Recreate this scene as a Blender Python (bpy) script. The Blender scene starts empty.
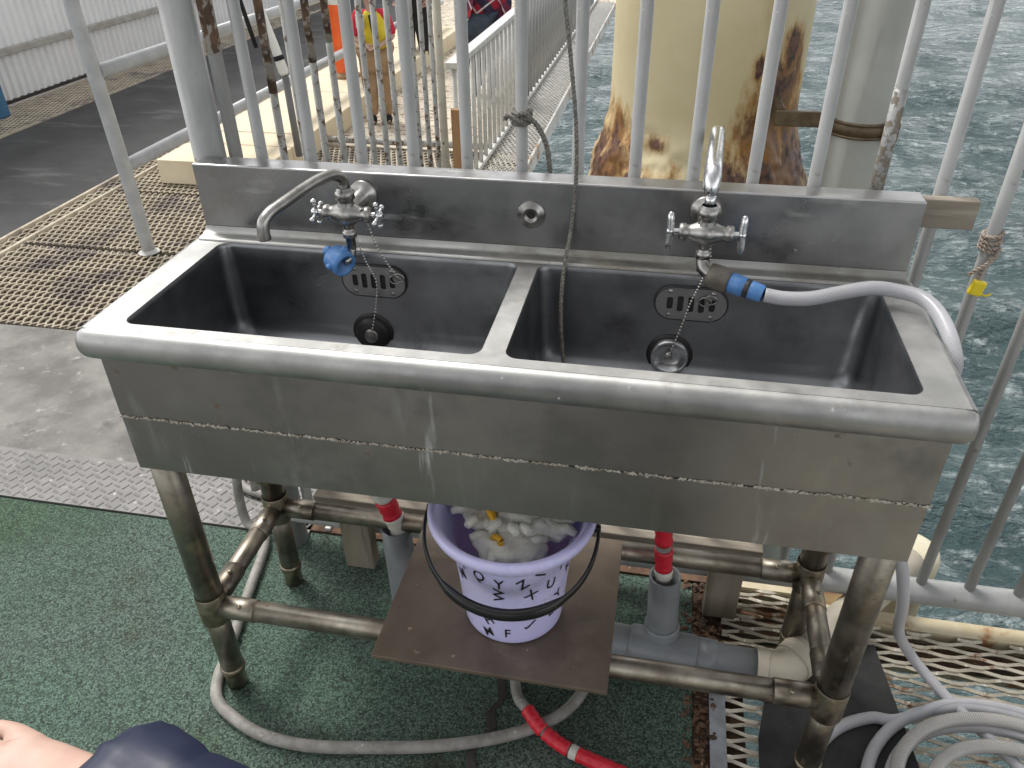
import bpy, bmesh, math, random
from mathutils import Vector, Matrix, noise
R = math.radians
PI = math.pi
random.seed(7)
sc = bpy.context.scene
COL = sc.collection

# ------------------------------------------------------------------ camera
CAM = Vector((0.7382, -0.7751, 1.3077))
RT = Vector((0.98195, 0.18874, -0.01220)); UP = Vector((-0.09449, 0.54545, 0.83280)); FW = Vector((-0.16383, 0.81662, -0.55344))
cd = bpy.data.cameras.new('camera'); cam = bpy.data.objects.new('camera', cd); COL.objects.link(cam)
cam.matrix_world = Matrix(((RT.x, UP.x, -FW.x, CAM.x), (RT.y, UP.y, -FW.y, CAM.y), (RT.z, UP.z, -FW.z, CAM.z), (0, 0, 0, 1)))
cd.sensor_width = 36; cd.lens = 36 * 782.01 / 1024; cd.clip_start = 0.02; cd.clip_end = 6000
sc.camera = cam

# ------------------------------------------------------------------ world, sun, exposure
SUN_EL, SUN_AZ = R(60), R(-52)          # azimuth from +y towards +x
w = bpy.data.worlds.new('World'); sc.world = w; w.use_nodes = True
nt = w.node_tree; nt.nodes.clear()
sky = nt.nodes.new('ShaderNodeTexSky'); sky.sky_type = 'NISHITA'; sky.sun_disc = False
sky.sun_elevation = SUN_EL; sky.sun_rotation = SUN_AZ; sky.dust_density = 4; sky.air_density = 1.0
hs = nt.nodes.new('ShaderNodeHueSaturation'); hs.inputs['Saturation'].default_value = 0.08
tcw = nt.nodes.new('ShaderNodeTexCoord')
cn = nt.nodes.new('ShaderNodeTexNoise'); cn.inputs['Scale'].default_value = 2.2; cn.inputs['Detail'].default_value = 5
cr = nt.nodes.new('ShaderNodeMapRange'); cr.inputs[1].default_value = 0.35; cr.inputs[2].default_value = 0.7; cr.inputs[3].default_value = 0.75; cr.inputs[4].default_value = 1.35
mm = nt.nodes.new('ShaderNodeVectorMath'); mm.operation = 'SCALE'
bg = nt.nodes.new('ShaderNodeBackground'); bg.inputs['Strength'].default_value = 0.12
wo = nt.nodes.new('ShaderNodeOutputWorld')
nt.links.new(tcw.outputs['Generated'], cn.inputs['Vector']); nt.links.new(cn.outputs['Fac'], cr.inputs[0])
nt.links.new(sky.outputs[0], hs.inputs['Color']); nt.links.new(hs.outputs[0], mm.inputs[0]); nt.links.new(cr.outputs[0], mm.inputs['Scale'])
sx_ = nt.nodes.new('ShaderNodeSeparateXYZ'); nt.links.new(tcw.outputs['Generated'], sx_.inputs[0])
hz_ = nt.nodes.new('ShaderNodeMapRange'); hz_.inputs[1].default_value = 0.0; hz_.inputs[2].default_value = 0.5; hz_.inputs[3].default_value = 3.3; hz_.inputs[4].default_value = 0.95
nt.links.new(sx_.outputs['Z'], hz_.inputs[0]); m2_ = nt.nodes.new('ShaderNodeVectorMath'); m2_.operation = 'SCALE'; nt.links.new(mm.outputs[0], m2_.inputs[0]); nt.links.new(hz_.outputs[0], m2_.inputs['Scale'])
nt.links.new(m2_.outputs[0], bg.inputs[0]); nt.links.new(bg.outputs[0], wo.inputs[0])
sl = bpy.data.lights.new('sun', 'SUN'); sl.energy = 1.6; sl.angle = R(14); sl.color = (1, 0.96, 0.9)
so = bpy.data.objects.new('sun', sl); COL.objects.link(so)
sd = Vector((math.sin(SUN_AZ) * math.cos(SUN_EL), math.cos(SUN_AZ) * math.cos(SUN_EL), math.sin(SUN_EL)))
so.rotation_euler = sd.to_track_quat('Z', 'Y').to_euler(); so.location = sd * 20
vs = sc.view_settings; vs.view_transform = 'Standard'; vs.look = 'None'; vs.gamma = 1; vs.use_curve_mapping = False
vs.exposure = 0.65

# ------------------------------------------------------------------ materials
def _ramp(nt, src, lo, hi):
    n = nt.nodes.new('ShaderNodeMapRange'); n.inputs[1].default_value = lo; n.inputs[2].default_value = hi
    n.interpolation_type = 'SMOOTHSTEP'; nt.links.new(src, n.inputs[0]); return n.outputs[0]
def _noise(nt, co, scale, detail=5, rough=0.6, stretch=None):
    if stretch:
        mp = nt.nodes.new('ShaderNodeMapping'); mp.inputs['Scale'].default_value = stretch; nt.links.new(co, mp.inputs[0]); co = mp.outputs[0]
    n = nt.nodes.new('ShaderNodeTexNoise'); n.inputs['Scale'].default_value = scale; n.inputs['Detail'].default_value = detail
    n.inputs['Roughness'].default_value = rough; nt.links.new(co, n.inputs['Vector']); return n.outputs['Fac']
def _mix(nt, fac, a, b):
    n = nt.nodes.new('ShaderNodeMix'); n.data_type = 'RGBA'
    if isinstance(fac, float): n.inputs[0].default_value = fac
    else: nt.links.new(fac, n.inputs[0])
    for i, c in ((6, a), (7, b)):
        if isinstance(c, tuple): n.inputs[i].default_value = (*c, 1)
        else: nt.links.new(c, n.inputs[i])
    return n.outputs[2]
def _mixf(nt, fac, a, b):
    n = nt.nodes.new('ShaderNodeMix'); n.data_type = 'FLOAT'
    nt.links.new(fac, n.inputs[0])
    for i, c in ((2, a), (3, b)):
        if isinstance(c, (int, float)): n.inputs[i].default_value = c
        else: nt.links.new(c, n.inputs[i])
    return n.outputs[0]
def M(name, c1, c2=None, scale=12., rough=.5, rough_var=0., metal=0., bump=0., bscale=80., bdist=.002, layers=(), stretch=None,
      trans=0., spec=None, lo=.35, hi=.65, alpha=None, detail=6, sss=0., blobs=(), blobcol=(.1, .03, .01), aniso=0, sheen=0, coat=0):
    """layers: (colour, noise scale, lo, hi, roughness, metallic[, stretch])"""
    m = bpy.data.materials.new(name); m.use_nodes = True; nt = m.node_tree; b = nt.nodes['Principled BSDF']
    tc = nt.nodes.new('ShaderNodeTexCoord'); co = tc.outputs['Object']
    col = None
    n0 = _noise(nt, co, scale, detail, .6, stretch)
    if c2 is not None: col = _mix(nt, _ramp(nt, n0, lo, hi), c1, c2)
    else:
        rgb = nt.nodes.new('ShaderNodeRGB'); rgb.outputs[0].default_value = (*c1, 1); col = rgb.outputs[0]
    rv = nt.nodes.new('ShaderNodeMapRange'); rv.inputs[1].default_value = .3; rv.inputs[2].default_value = .7
    rv.inputs[3].default_value = max(0, rough - rough_var); rv.inputs[4].default_value = min(1, rough + rough_var)
    nt.links.new(_noise(nt, co, scale * 1.7, 6, .65, stretch), rv.inputs[0]); ro = rv.outputs[0]
    v = nt.nodes.new('ShaderNodeValue'); v.outputs[0].default_value = metal; me = v.outputs[0]
    hsum = None
    for L in layers:
        c, s, l, h, r_, m_ = L[:6]; st = L[6] if len(L) > 6 else None
        f = _ramp(nt, _noise(nt, co, s, 7, .62, st), l, h)
        col = _mix(nt, f, col, c); ro = _mixf(nt, f, ro, r_); me = _mixf(nt, f, me, m_)
    for (cx, cy, cz, rr, sz) in [(a - .84, b_ - 2.0, c_ + 3.4, d_, e_) for a, b_, c_, d_, e_ in blobs]:      # stains with a place of their own on the thing
        mp = nt.nodes.new('ShaderNodeMapping'); mp.vector_type = 'POINT'
        mp.inputs['Location'].default_value = (-cx / rr, -cy / rr, -cz / (rr * sz)); mp.inputs['Scale'].default_value = (1 / rr, 1 / rr, 1 / (rr * sz))
        nt.links.new(co, mp.inputs[0])
        ln = nt.nodes.new('ShaderNodeVectorMath'); ln.operation = 'LENGTH'; nt.links.new(mp.outputs[0], ln.inputs[0])
        nz = _noise(nt, co, 9, 9, .72, (1, 1, .45))
        ad = nt.nodes.new('ShaderNodeMath'); ad.operation = 'MULTIPLY_ADD'; nt.links.new(nz, ad.inputs[0]); ad.inputs[1].default_value = 3.4; nt.links.new(ln.outputs['Value'], ad.inputs[2])
        f0 = nt.nodes.new('ShaderNodeMapRange'); f0.inputs[1].default_value = 3.05; f0.inputs[2].default_value = 2.15; nt.links.new(ad.outputs[0], f0.inputs[0])
        f1 = nt.nodes.new('ShaderNodeMapRange'); f1.inputs[1].default_value = 2.65; f1.inputs[2].default_value = 2.3; nt.links.new(ad.outputs[0], f1.inputs[0])
        col = _mix(nt, f0.outputs[0], col, (.42, .20, .035))
        dk = _mix(nt, _ramp(nt, _noise(nt, co, 45, 6, .7), .4, .6), blobcol, (.16, .075, .045))
        col = _mix(nt, f1.outputs[0], col, dk)
    if isinstance(col, tuple): b.inputs['Base Color'].default_value = (*col, 1)
    else: nt.links.new(col, b.inputs['Base Color'])
    nt.links.new(ro, b.inputs['Roughness']); nt.links.new(me, b.inputs['Metallic'])
    if trans: b.inputs['Transmission Weight'].default_value = trans
    if sss: b.inputs['Subsurface Weight'].default_value = sss; b.inputs['Subsurface Radius'].default_value = (.02, .015, .01); b.inputs['Subsurface Scale'].default_value = .5
    if spec is not None: b.inputs['Specular IOR Level'].default_value = spec
    if alpha is not None: b.inputs['Alpha'].default_value = alpha
    if coat: b.inputs['Coat Weight'].default_value = coat
    if bump:
        bp = nt.nodes.new('ShaderNodeBump'); bp.inputs['Strength'].default_value = bump; bp.inputs['Distance'].default_value = bdist
        nt.links.new(_noise(nt, co, bscale, 5, .6, stretch), bp.inputs['Height']); nt.links.new(bp.outputs[0], b.inputs['Normal'])
    return m

STEEL = M('stainless_sheet', (.40, .395, .395), (.31, .305, .305), 5, .38, .16, 1, .12, 35, .002,
          layers=[((.27, .27, .265), 4.5, .48, .72, .55, 1), ((.50, .50, .49), 3.0, .56, .74, .34, 1, (1, 1, 1.8)), ((.47, .47, .46), 14, .60, .72, .5, 1, (.5, 1, 2.4)), ((.6, .6, .58), 70, .70, .75, .6, .4)])
STEEL_TOP = M('stainless_worktop', (.45, .447, .435), (.35, .35, .34), 14, .5, .1, 1, .15, 60, .0015,
          layers=[((.33, .32, .30), 22, .58, .7, .55, .9), ((.55, .55, .53), 90, .66, .72, .6, .3)])
STEEL_APRON = M('stainless_apron', (.345, .335, .322), (.265, .256, .247), 4, .36, .08, 1, .1, 30, .002,
          layers=[((.215, .21, .205), 5, .5, .7, .5, 1), ((.43, .43, .42), 7, .56, .76, .45, 1, (2.2, 1, .5)), ((.6, .59, .55), 120, .70, .735, .7, .1), ((.17, .13, .09), 30, .655, .74, .6, .4), ((.5, .51, .5), 13, .64, .72, .6, .5, (1.4, 1, .16))])
STEEL_BASIN = M('stainless_basin', (.30, .305, .315), (.21, .215, .22), 6, .38, .12, 1, .1, 40, .002,
          layers=[((.3, .3, .3), 150, .72, .77, .6, .5), ((.38, .38, .39), 3, .52, .75, .3, 1, (1, 1, .3)), ((.13, .13, .135), 5, .52, .7, .5, 1)])
PIPE = M('weathered_pipe', (.33, .30, .25), (.18, .155, .125), 14, .42, .12, 1, .2, 60, .002,
          layers=[((.55, .52, .45), 40, .68, .76, .5, .8), ((.10, .05, .025), 22, .62, .72, .8, .2), ((.42, .34, .22), 9, .6, .75, .4, .9)])
FITTING = M('pipe_fitting', (.36, .32, .25), (.2, .17, .12), 30, .42, .12, 1, .3, 120, .002,
          layers=[((.12, .06, .03), 30, .62, .72, .8, .2)])
CHROME = M('chrome', (.75, .75, .76), (.6, .6, .6), 40, .24, .08, 1, .05, 60, .001, layers=[((.3, .28, .25), 70, .66, .76, .6, .6)])
CHROME_OLD = M('worn_chrome', (.42, .41, .39), (.27, .26, .245), 40, .34, .1, 1, .15, 120, .001, layers=[((.5, .5, .48), 80, .64, .74, .6, .5)])
BEAD = M('bead_chain_metal', (.7, .68, .63), (.5, .48, .43), 200, .3, .1, 1)
GALV = M('galvanised_paint', (.35, .355, .35), (.27, .275, .27), 16, .48, .1, .12, .15, 120, .001,
         layers=[((.2, .17, .13), 34, .66, .72, .8, 0), ((.5, .5, .49), 70, .66, .74, .6, .1)], stretch=(1, 1, .4))
GALV_PEEL = M('peeling_galvanised', (.33, .335, .33), (.26, .265, .26), 16, .5, .1, .3, .4, 160, .002,
         layers=[((.17, .15, .12), 75, .47, .53, .9, 0)])
RUSTBAR = M('rusty_galvanised', (.42, .42, .40), (.33, .33, .31), 20, .6, .1, .1, .5, 150, .002,
         layers=[((.12, .075, .045), 55, .53, .60, .9, 0), ((.22, .10, .04), 14, .62, .72, .9, 0)])
RUSTED = M('heavily_rusted', (.17, .10, .06), (.07, .045, .03), 40, .9, .05, 0, .8, 120, .003, layers=[((.33, .30, .26), 42, .50, .56, .7, 0)])
WHITE_RAIL = M('white_rail_paint', (.58, .58, .56), (.46, .46, .445), 20, .5, .1, 0, .1, 60, .001, layers=[((.35, .32, .28), 60, .66, .72, .8, 0)])
GREY_RAIL = M('pale_grey_paint', (.44, .455, .465), (.36, .375, .385), 14, .4, .1, 0)
TURF = None
def make_turf():
    m = bpy.data.materials.new('green_rubber_turf'); m.use_nodes = True; nt = m.node_tree; b = nt.nodes['Principled BSDF']
    co = nt.nodes.new('ShaderNodeTexCoord').outputs['Object']
    vor = nt.nodes.new('ShaderNodeTexVoronoi'); vor.inputs['Scale'].default_value = 290; nt.links.new(co, vor.inputs['Vector'])
    nz = _noise(nt, co, 330, 3, .6)
    big = _noise(nt, co, 2.4, 6, .6)
    sep = nt.nodes.new('ShaderNodeSeparateColor'); nt.links.new(vor.outputs['Color'], sep.inputs[0])
    gr = nt.nodes.new('ShaderNodeMath'); gr.operation = 'MULTIPLY'; nt.links.new(sep.outputs[0], gr.inputs[0]); nt.links.new(_ramp(nt, nz, .30, .62), gr.inputs[1])
    c = _mix(nt, gr.outputs[0], (.012, .025, .018), (.145, .25, .18))
    c2_ = _mix(nt, gr.outputs[0], (.014, .023, .019), (.175, .245, .20))
    c = _mix(nt, _ramp(nt, big, .35, .68), c, c2_)
    c = _mix(nt, _ramp(nt, _noise(nt, co, 420, 2, .5), .70, .76), c, (.22, .31, .25))
    c = _mix(nt, _ramp(nt, _noise(nt, co, 3.3, 6, .7), .56, .68), c, _mix(nt, gr.outputs[0], (.009, .014, .009), (.085, .105, .06)))
    c = _mix(nt, _ramp(nt, _noise(nt, co, 1.1, 3, .5), .5, .7), c, _mix(nt, gr.outputs[0], (.009, .02, .011), (.09, .18, .10)))
    nt.links.new(c, b.inputs['Base Color']); b.inputs['Roughness'].default_value = .85
    bp = nt.nodes.new('ShaderNodeBump'); bp.inputs['Strength'].default_value = .9; bp.inputs['Distance'].default_value = .004
    nt.links.new(nz, bp.inputs['Height']); nt.links.new(bp.outputs[0], b.inputs['Normal'])
    return m
TURF = make_turf()
CHEQ = M('chequer_plate_steel', (.155, .15, .147), (.12, .117, .113), 8, .5, .1, .4, .1, 90, .001, layers=[((.36, .35, .34), 50, .6, .72, .6, .3), ((.14, .12, .1), 24, .68, .76, .8, 0)])
CONC = M('worn_concrete', (.125, .12, .112), (.215, .21, .195), 6, .85, .08, 0, .5, 60, .003, layers=[((.09, .085, .08), 9, .56, .72, .7, 0), ((.33, .32, .30), 22, .58, .72, .9, 0)], detail=9)
GRIP = M('weathered_grip_paint', (.56, .50, .40), (.42, .37, .29), 12, .8, .08, 0, .5, 160, .002, layers=[((.24, .21, .20), 4, .5, .66, .8, 0), ((.3, .17, .08), 7, .64, .74, .9, 0), ((.62, .58, .5), 60, .62, .7, .8, 0)])
DARK = M('dark_underside', (.05, .045, .04), (.025, .02, .02), 9, .9)
MAT = M('ribbed_rubber_walkway', (.06, .06, .061), (.042, .042, .043), 3, .85, .05, 0, .3, 60, .002, layers=[((.15, .15, .148), 5, .55, .8, .7, 0, (.3, 1, 1)), ((.3, .29, .27), 60, .7, .76, .8, 0)])
DECK_FAR = M('speckled_deck', (.62, .56, .46), (.5, .44, .35), 6, .9, .05, 0, .3, 60, .002, layers=[((.2, .14, .09), 26, .52, .6, .9, 0), ((.12, .07, .05), 60, .62, .68, .9, 0)])
TIMBER_NEW = M('fresh_pale_timber', (.72, .64, .48), (.62, .53, .37), 3, .65, .05, 0, .2, 30, .001, layers=[((.45, .33, .18), 30, .7, .76, .8, 0)], stretch=(1, .12, 1))
TIMBER_OLD = M('weathered_timber', (.33, .29, .24), (.22, .19, .15), 16, .85, .05, 0, .6, 40, .002, stretch=(.09, 1, 1), layers=[((.42, .38, .32), 30, .55, .7, .8, 0, (.08, 1, 1)), ((.12, .1, .07), 24, .62, .7, .9, 0, (.07, 1, 1))])
TIMBER_POST = M('weathered_timber_post', (.25, .22, .17), (.16, .14, .10), 22, .85, .05, 0, .6, 40, .002, stretch=(1, 1, .12), layers=[((.10, .085, .06), 36, .55, .68, .9, 0, (1, 1, .08))])
STICK = M('brown_stick', (.33, .19, .09), (.24, .13, .06), 20, .7, .1, 0, .2, 50, .001, stretch=(1, 1, .1))
CREAM = M('cream_grating_paint', (.55, .51, .42), (.40, .36, .28), 14, .65, .1, 0, .3, 90, .001, layers=[((.20, .11, .055), 16, .54, .64, .9, 0), ((.78, .75, .66), 50, .58, .68, .7, 0)])
CREAM_BEAM = M('cream_beam_paint', (.56, .51, .39), (.46, .39, .25), 8, .7, .1, 0, .3, 60, .002, layers=[((.30, .15, .06), 12, .50, .64, .9, 0), ((.10, .05, .03), 16, .62, .7, .9, 0)])
RUST = M('rust_scale', (.085, .05, .035), (.15, .085, .05), 26, .95, .03, 0, .9, 90, .004, layers=[((.05, .03, .02), 18, .5, .62, .95, 0), ((.42, .3, .17), 50, .64, .7, .9, 0)])
PILE = M('cream_pile_paint', (.68, .59, .37), (.60, .51, .30), 3, .5, .1, 0, .15, 40, .002,
         layers=[((.5, .38, .18), 5, .58, .85, .6, 0, (1, 1, .25))],
         blobs=[(1.06, 1.79, .70, .10, 1.5), (1.13, 1.88, .55, .13, 1.2), (1.02, 1.75, .60, .085, 1.2), (1.08, 1.8, .84, .03, 2.2), (.99, 1.73, .80, .018, 2.2), (.705, 1.71, .57, .045, .8), (.59, 1.83, .58, .06, 1.4), (.56, 1.86, .42, .20, 1), (.64, 1.75, .56, .03, 1.), (1.12, 1.86, .42, .22, 1), (.98, 1.71, .45, .15, .7), (.66, 1.72, .42, .15, .6), (.82, 1.66, .36, .2, .5)],
         blobcol=(.045, .02, .015))
PVC_BIG = M('grey_green_pipe', (.33, .335, .30), (.28, .285, .255), 4, .4, .08, 0, .05, 40, .001, layers=[((.5, .5, .46), 60, .73, .76, .7, 0)])
PVC = M('grey_pvc', (.20, .215, .225), (.15, .16, .17), 8, .4, .12, 0, .1, 60, .001, layers=[((.33, .34, .34), 10, .6, .72, .7, 0), ((.1, .09, .08), 60, .68, .74, .8, 0)])
PVC_TAN = M('faded_tan_pvc', (.47, .43, .35), (.38, .34, .27), 9, .6, .1, 0, .1, 60, .001, layers=[((.22, .18, .13), 30, .64, .74, .8, 0)])
INNER = M('pipe_inside', (.02, .02, .02), rough=.8)
BROWN_STAIN = M('brown_stained_band', (.16, .12, .07), (.10, .07, .04), 30, .5, .1, .4, .3, 80, .001)
RED_TAPE = M('red_tape', (.62, .02, .04), (.5, .015, .03), 30, .38, .1, 0, .3, 100, .001)
WHITE_TAPE = M('off_white_tape', (.6, .58, .53), (.5, .48, .43), 30, .5, .1, 0, .3, 100, .001)
BLUE = M('blue_plastic', (.09, .24, .52), (.065, .18, .42), 60, .4, .1, 0, .1, 100, .001, layers=[((.2, .3, .45), 70, .66, .74, .6, 0)])
BROWN_PLASTIC = M('grey_brown_plastic', (.13, .115, .095), (.09, .08, .065), 50, .5, .1)
BLACK = M('black_rubber', (.014, .014, .015), (.03, .03, .03), 30, .45, .12, 0, .1, 80, .001)
BLACK_MAT = M('black_ribbed_mat', (.012, .012, .013), (.022, .022, .022), 20, .7, .1, 0, .2, 200, .001, layers=[((.12, .11, .1), 120, .72, .76, .8, 0)])
BLACK_GLOSS = M('black_plastic', (.008, .008, .009), rough=.28)
def make_hose_mat(name, c1, c2, s):
    m = M(name, c1, c2, 18, .32, .06, 0, layers=[((.3, .28, .24), 26, .64, .8, .6, 0)], sss=.3)
    nt = m.node_tree; b = nt.nodes['Principled BSDF']; co = nt.nodes.new('ShaderNodeTexCoord').outputs['UV']
    ch = nt.nodes.new('ShaderNodeTexWave'); ch.wave_type = 'BANDS'; ch.bands_direction = 'DIAGONAL'; ch.inputs['Scale'].default_value = s
    mp = nt.nodes.new('ShaderNodeMapping'); mp.inputs['Scale'].default_value = (1, 1, 1); nt.links.new(co, mp.inputs[0]); nt.links.new(mp.outputs[0], ch.inputs[0])
    ch2 = nt.nodes.new('ShaderNodeTexWave'); ch2.bands_direction = 'DIAGONAL'; ch2.inputs['Scale'].default_value = s
    mp2 = nt.nodes.new('ShaderNodeMapping'); mp2.inputs['Scale'].default_value = (-1, 1, 1); nt.links.new(co, mp2.inputs[0]); nt.links.new(mp2.outputs[0], ch2.inputs[0])
    mx = nt.nodes.new('ShaderNodeMath'); mx.operation = 'MAXIMUM'; nt.links.new(ch.outputs['Fac'], mx.inputs[0]); nt.links.new(ch2.outputs['Fac'], mx.inputs[1])
    src = b.inputs['Base Color'].links[0].from_socket
    col = _mix(nt, _ramp(nt, mx.outputs[0], .6, 1.0), src, (.46, .46, .47)); nt.links.new(col, b.inputs['Base Color'])
    return m
HOSE = make_hose_mat('clear_braided_hose', (.40, .40, .43), (.32, .32, .355), 150)
HOSE_OLD = make_hose_mat('aged_braided_hose', (.29, .265, .215), (.20, .18, .145), 150)
HOSE_GREY = M('grey_weathered_hose', (.27, .26, .24), (.19, .18, .16), 40, .6, .1, 0, .6, 220, .001, layers=[((.42, .41, .38), 60, .6, .7, .7, 0)])
ROPE = M('grey_braided_rope', (.25, .24, .215), (.12, .115, .10), 240, .9, .05, 0, .6, 400, .001)
ROPE_TAN = M('frayed_twine', (.42, .36, .30), (.25, .2, .16), 240, .9, .05, 0, .6, 400, .001)
BOARD = M('stained_metal_board', (.20, .155, .115), (.13, .10, .075), 6, .5, .12, .45, .3, 40, .001, layers=[((.36, .29, .21), 60, .64, .72, .7, .1), ((.28, .23, .17), 5, .55, .75, .5, .4), ((.06, .045, .03), 10, .64, .76, .7, 0)])
LILAC = M('lilac_plastic', (.66, .64, .97), (.62, .60, .96), 5, .28, .05, 0, sss=.5)
LETTER = M('black_print', (.008, .008, .01), rough=.4)
GLOVE = M('white_cotton', (.84, .83, .76), (.72, .71, .63), 30, .95, .03, 0, .8, 400, .002)
GLOVE_CUFF = M('yellow_knit', (.75, .42, .03), (.6, .33, .03), 60, .9, .05, 0, .8, 500, .002)
WALLP = M('white_corrugated_sheet', (.84, .85, .86), (.78, .79, .80), 3, .45, .08, 0, .05, 20, .001, layers=[((.5, .48, .44), 8, .66, .8, .7, 0, (1, 1, .2))])
GIRT = M('grey_girt', (.42, .41, .38), (.33, .31, .28), 14, .6, .1, 0, .2, 60, .001)
BLUEBOX = M('blue_painted_box', (.05, .17, .30), (.035, .13, .24), 12, .5, .1, 0, .1, 40, .001, layers=[((.2, .3, .38), 20, .62, .72, .6, 0)])
ORANGE = M('orange_plastic', (.85, .14, .02), (.72, .10, .015), 6, .5, .1)
WHITEP = M('white_plastic', (.72, .72, .70), rough=.5)
YELLOW = M('yellow_fabric', (.74, .58, .04), (.6, .45, .03), 16, .8, .05, 0, .3, 60, .002)
YTAG = M('yellow_tag_plastic', (.78, .62, .02), rough=.45)
REFL = M('silver_reflective_tape', (.62, .62, .60), rough=.4)
SKIN = M('skin', (.53, .36, .29), (.47, .30, .24), 16, .5, .05, 0, .12, 160, .001, sss=.25)
HAIR = M('black_hair', (.015, .012, .01), (.03, .025, .02), 30, .5, .1)
REDSH = M('red_cloth', (.62, .03, .06), (.5, .02, .05), 12, .85, .05, 0, .3, 60, .002)
KHAKI = M('khaki_cloth', (.36, .24, .14), (.28, .18, .10), 12, .9, .05, 0, .3, 60, .002)
DENIM = M('dark_denim', (.035, .05, .075), (.05, .07, .095), 12, .9, .05, 0, .3, 60, .002)
NAVY = M('navy_quilted_nylon', (.004, .008, .030), (.006, .011, .038), 8, .5, .08, 0, .12, 40, .003)
LBLUE = M('pale_blue_cloth', (.42, .55, .62), (.5, .6, .68), 12, .9)
BLACKC = M('black_cloth', (.012, .012, .014), rough=.9)
PINK = M('pink_rubber', (.75, .12, .2), rough=.5)
CAPB = M('blue_cap_cloth', (.16, .2, .55), rough=.8)
def make_plaid():
    m = bpy.data.materials.new('red_plaid_cloth'); m.use_nodes = True; nt = m.node_tree; b = nt.nodes['Principled BSDF']; b.inputs['Roughness'].default_value = .9
    co = nt.nodes.new('ShaderNodeTexCoord').outputs['Object']
    sp = nt.nodes.new('ShaderNodeSeparateXYZ')
    mp = nt.nodes.new('ShaderNodeMapping'); mp.inputs['Rotation'].default_value = (0, R(35), 0); nt.links.new(co, mp.inputs[0]); nt.links.new(mp.outputs[0], sp.inputs[0])
    col = (.30, .012, .03)
    def band(sock, per, w0, w1, ph=0.):
        a = nt.nodes.new('ShaderNodeMath'); a.operation = 'MULTIPLY_ADD'; a.inputs[1].default_value = 1 / per; a.inputs[2].default_value = 50 + ph; nt.links.new(sock, a.inputs[0])
        f = nt.nodes.new('ShaderNodeMath'); f.operation = 'FRACT'; nt.links.new(a.outputs[0], f.inputs[0])
        l = nt.nodes.new('ShaderNodeMath'); l.operation = 'LESS_THAN'; l.inputs[1].default_value = w0; nt.links.new(f.outputs[0], l.inputs[0]); return l.outputs[0]
    c = _mix(nt, band(sp.outputs['X'], .16, .42, 0), col, (.03, .02, .05))
    z2 = _mix(nt, band(sp.outputs['Z'], .16, .42, 0), c, (.02, .018, .05)); c = _mix(nt, .65, c, z2)
    c = _mix(nt, band(sp.outputs['X'], .16, .06, 0, .3), c, (.6, .55, .58)); c = _mix(nt, band(sp.outputs['Z'], .16, .06, 0, .3), c, (.6, .55, .58))
    nt.links.new(c, b.inputs['Base Color']); return m
PLAID = make_plaid()
def make_water():
    m = bpy.data.materials.new('sea_water'); m.use_nodes = True; nt = m.node_tree; b = nt.nodes['Principled BSDF']
    co = nt.nodes.new('ShaderNodeTexCoord').outputs['Object']
    c = _mix(nt, _ramp(nt, _noise(nt, co, .6, 5, .6), .35, .65), (.060, .100, .107), (.10, .15, .155))
    c = _mix(nt, _ramp(nt, _noise(nt, co, 3.2, 9, .72, (1, 1.7, 1)), .50, .72), c, (.46, .52, .53))
    nt.links.new(c, b.inputs['Base Color']); b.inputs['Roughness'].default_value = .12; b.inputs['IOR'].default_value = 1.33
    n1 = _noise(nt, co, 2.2, 7, .62, (1, 1.8, 1)); n2 = _noise(nt, co, 9, 5, .6, (1, 1.5, 1))
    ad = nt.nodes.new('ShaderNodeMath'); ad.operation = 'MULTIPLY_ADD'; ad.inputs[1].default_value = .22; nt.links.new(n2, ad.inputs[0]); nt.links.new(n1, ad.inputs[2])
    bp = nt.nodes.new('ShaderNodeBump'); bp.inputs['Strength'].default_value = 1; bp.inputs['Distance'].default_value = .42
    nt.links.new(ad.outputs[0], bp.inputs['Height']); nt.links.new(bp.outputs[0], b.inputs['Normal'])
    return m
WATER = make_water()

# ------------------------------------------------------------------ mesh helpers (everything given in world coordinates)
def bmnew(): return bmesh.new()
def box(bm, lo, hi, rot=None, piv=None, bev=0.):
    lo, hi = Vector(lo), Vector(hi); c = (lo + hi) / 2; s = hi - lo
    r = bmesh.ops.create_cube(bm, size=1); vs = r['verts']
    for v in vs: v.co = Vector((v.co.x * s.x, v.co.y * s.y, v.co.z * s.z))
    if bev:
        es = list({e for v in vs for e in v.link_edges}); rr = bmesh.ops.bevel(bm, geom=es, offset=bev, segments=2, affect='EDGES', profile=.5)
        vs = [v for v in bm.verts if v in set(rr['verts']) or v in vs] if False else list({v for f in rr['faces'] for v in f.verts} | {v for v in vs if v.is_valid})
    for v in vs:
        v.co += c
        if rot is not None:
            p = Vector(piv) if piv is not None else c; v.co = p + rot @ (v.co - p)
    return vs
def frames(pts):
    n = len(pts); T = []
    for i in range(n):
        a = pts[max(i - 1, 0)]; b = pts[min(i + 1, n - 1)]; T.append((b - a).normalized())
    u = Vector((0, 0, 1)) if abs(T[0].z) < .9 else Vector((1, 0, 0))
    u = (u - T[0] * u.dot(T[0])).normalized(); out = []
    for i in range(n):
        u = (u - T[i] * u.dot(T[i]))
        u = u.normalized() if u.length > 1e-6 else T[i].orthogonal().normalized()
        out.append((T[i], u, T[i].cross(u)))
    return out
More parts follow.
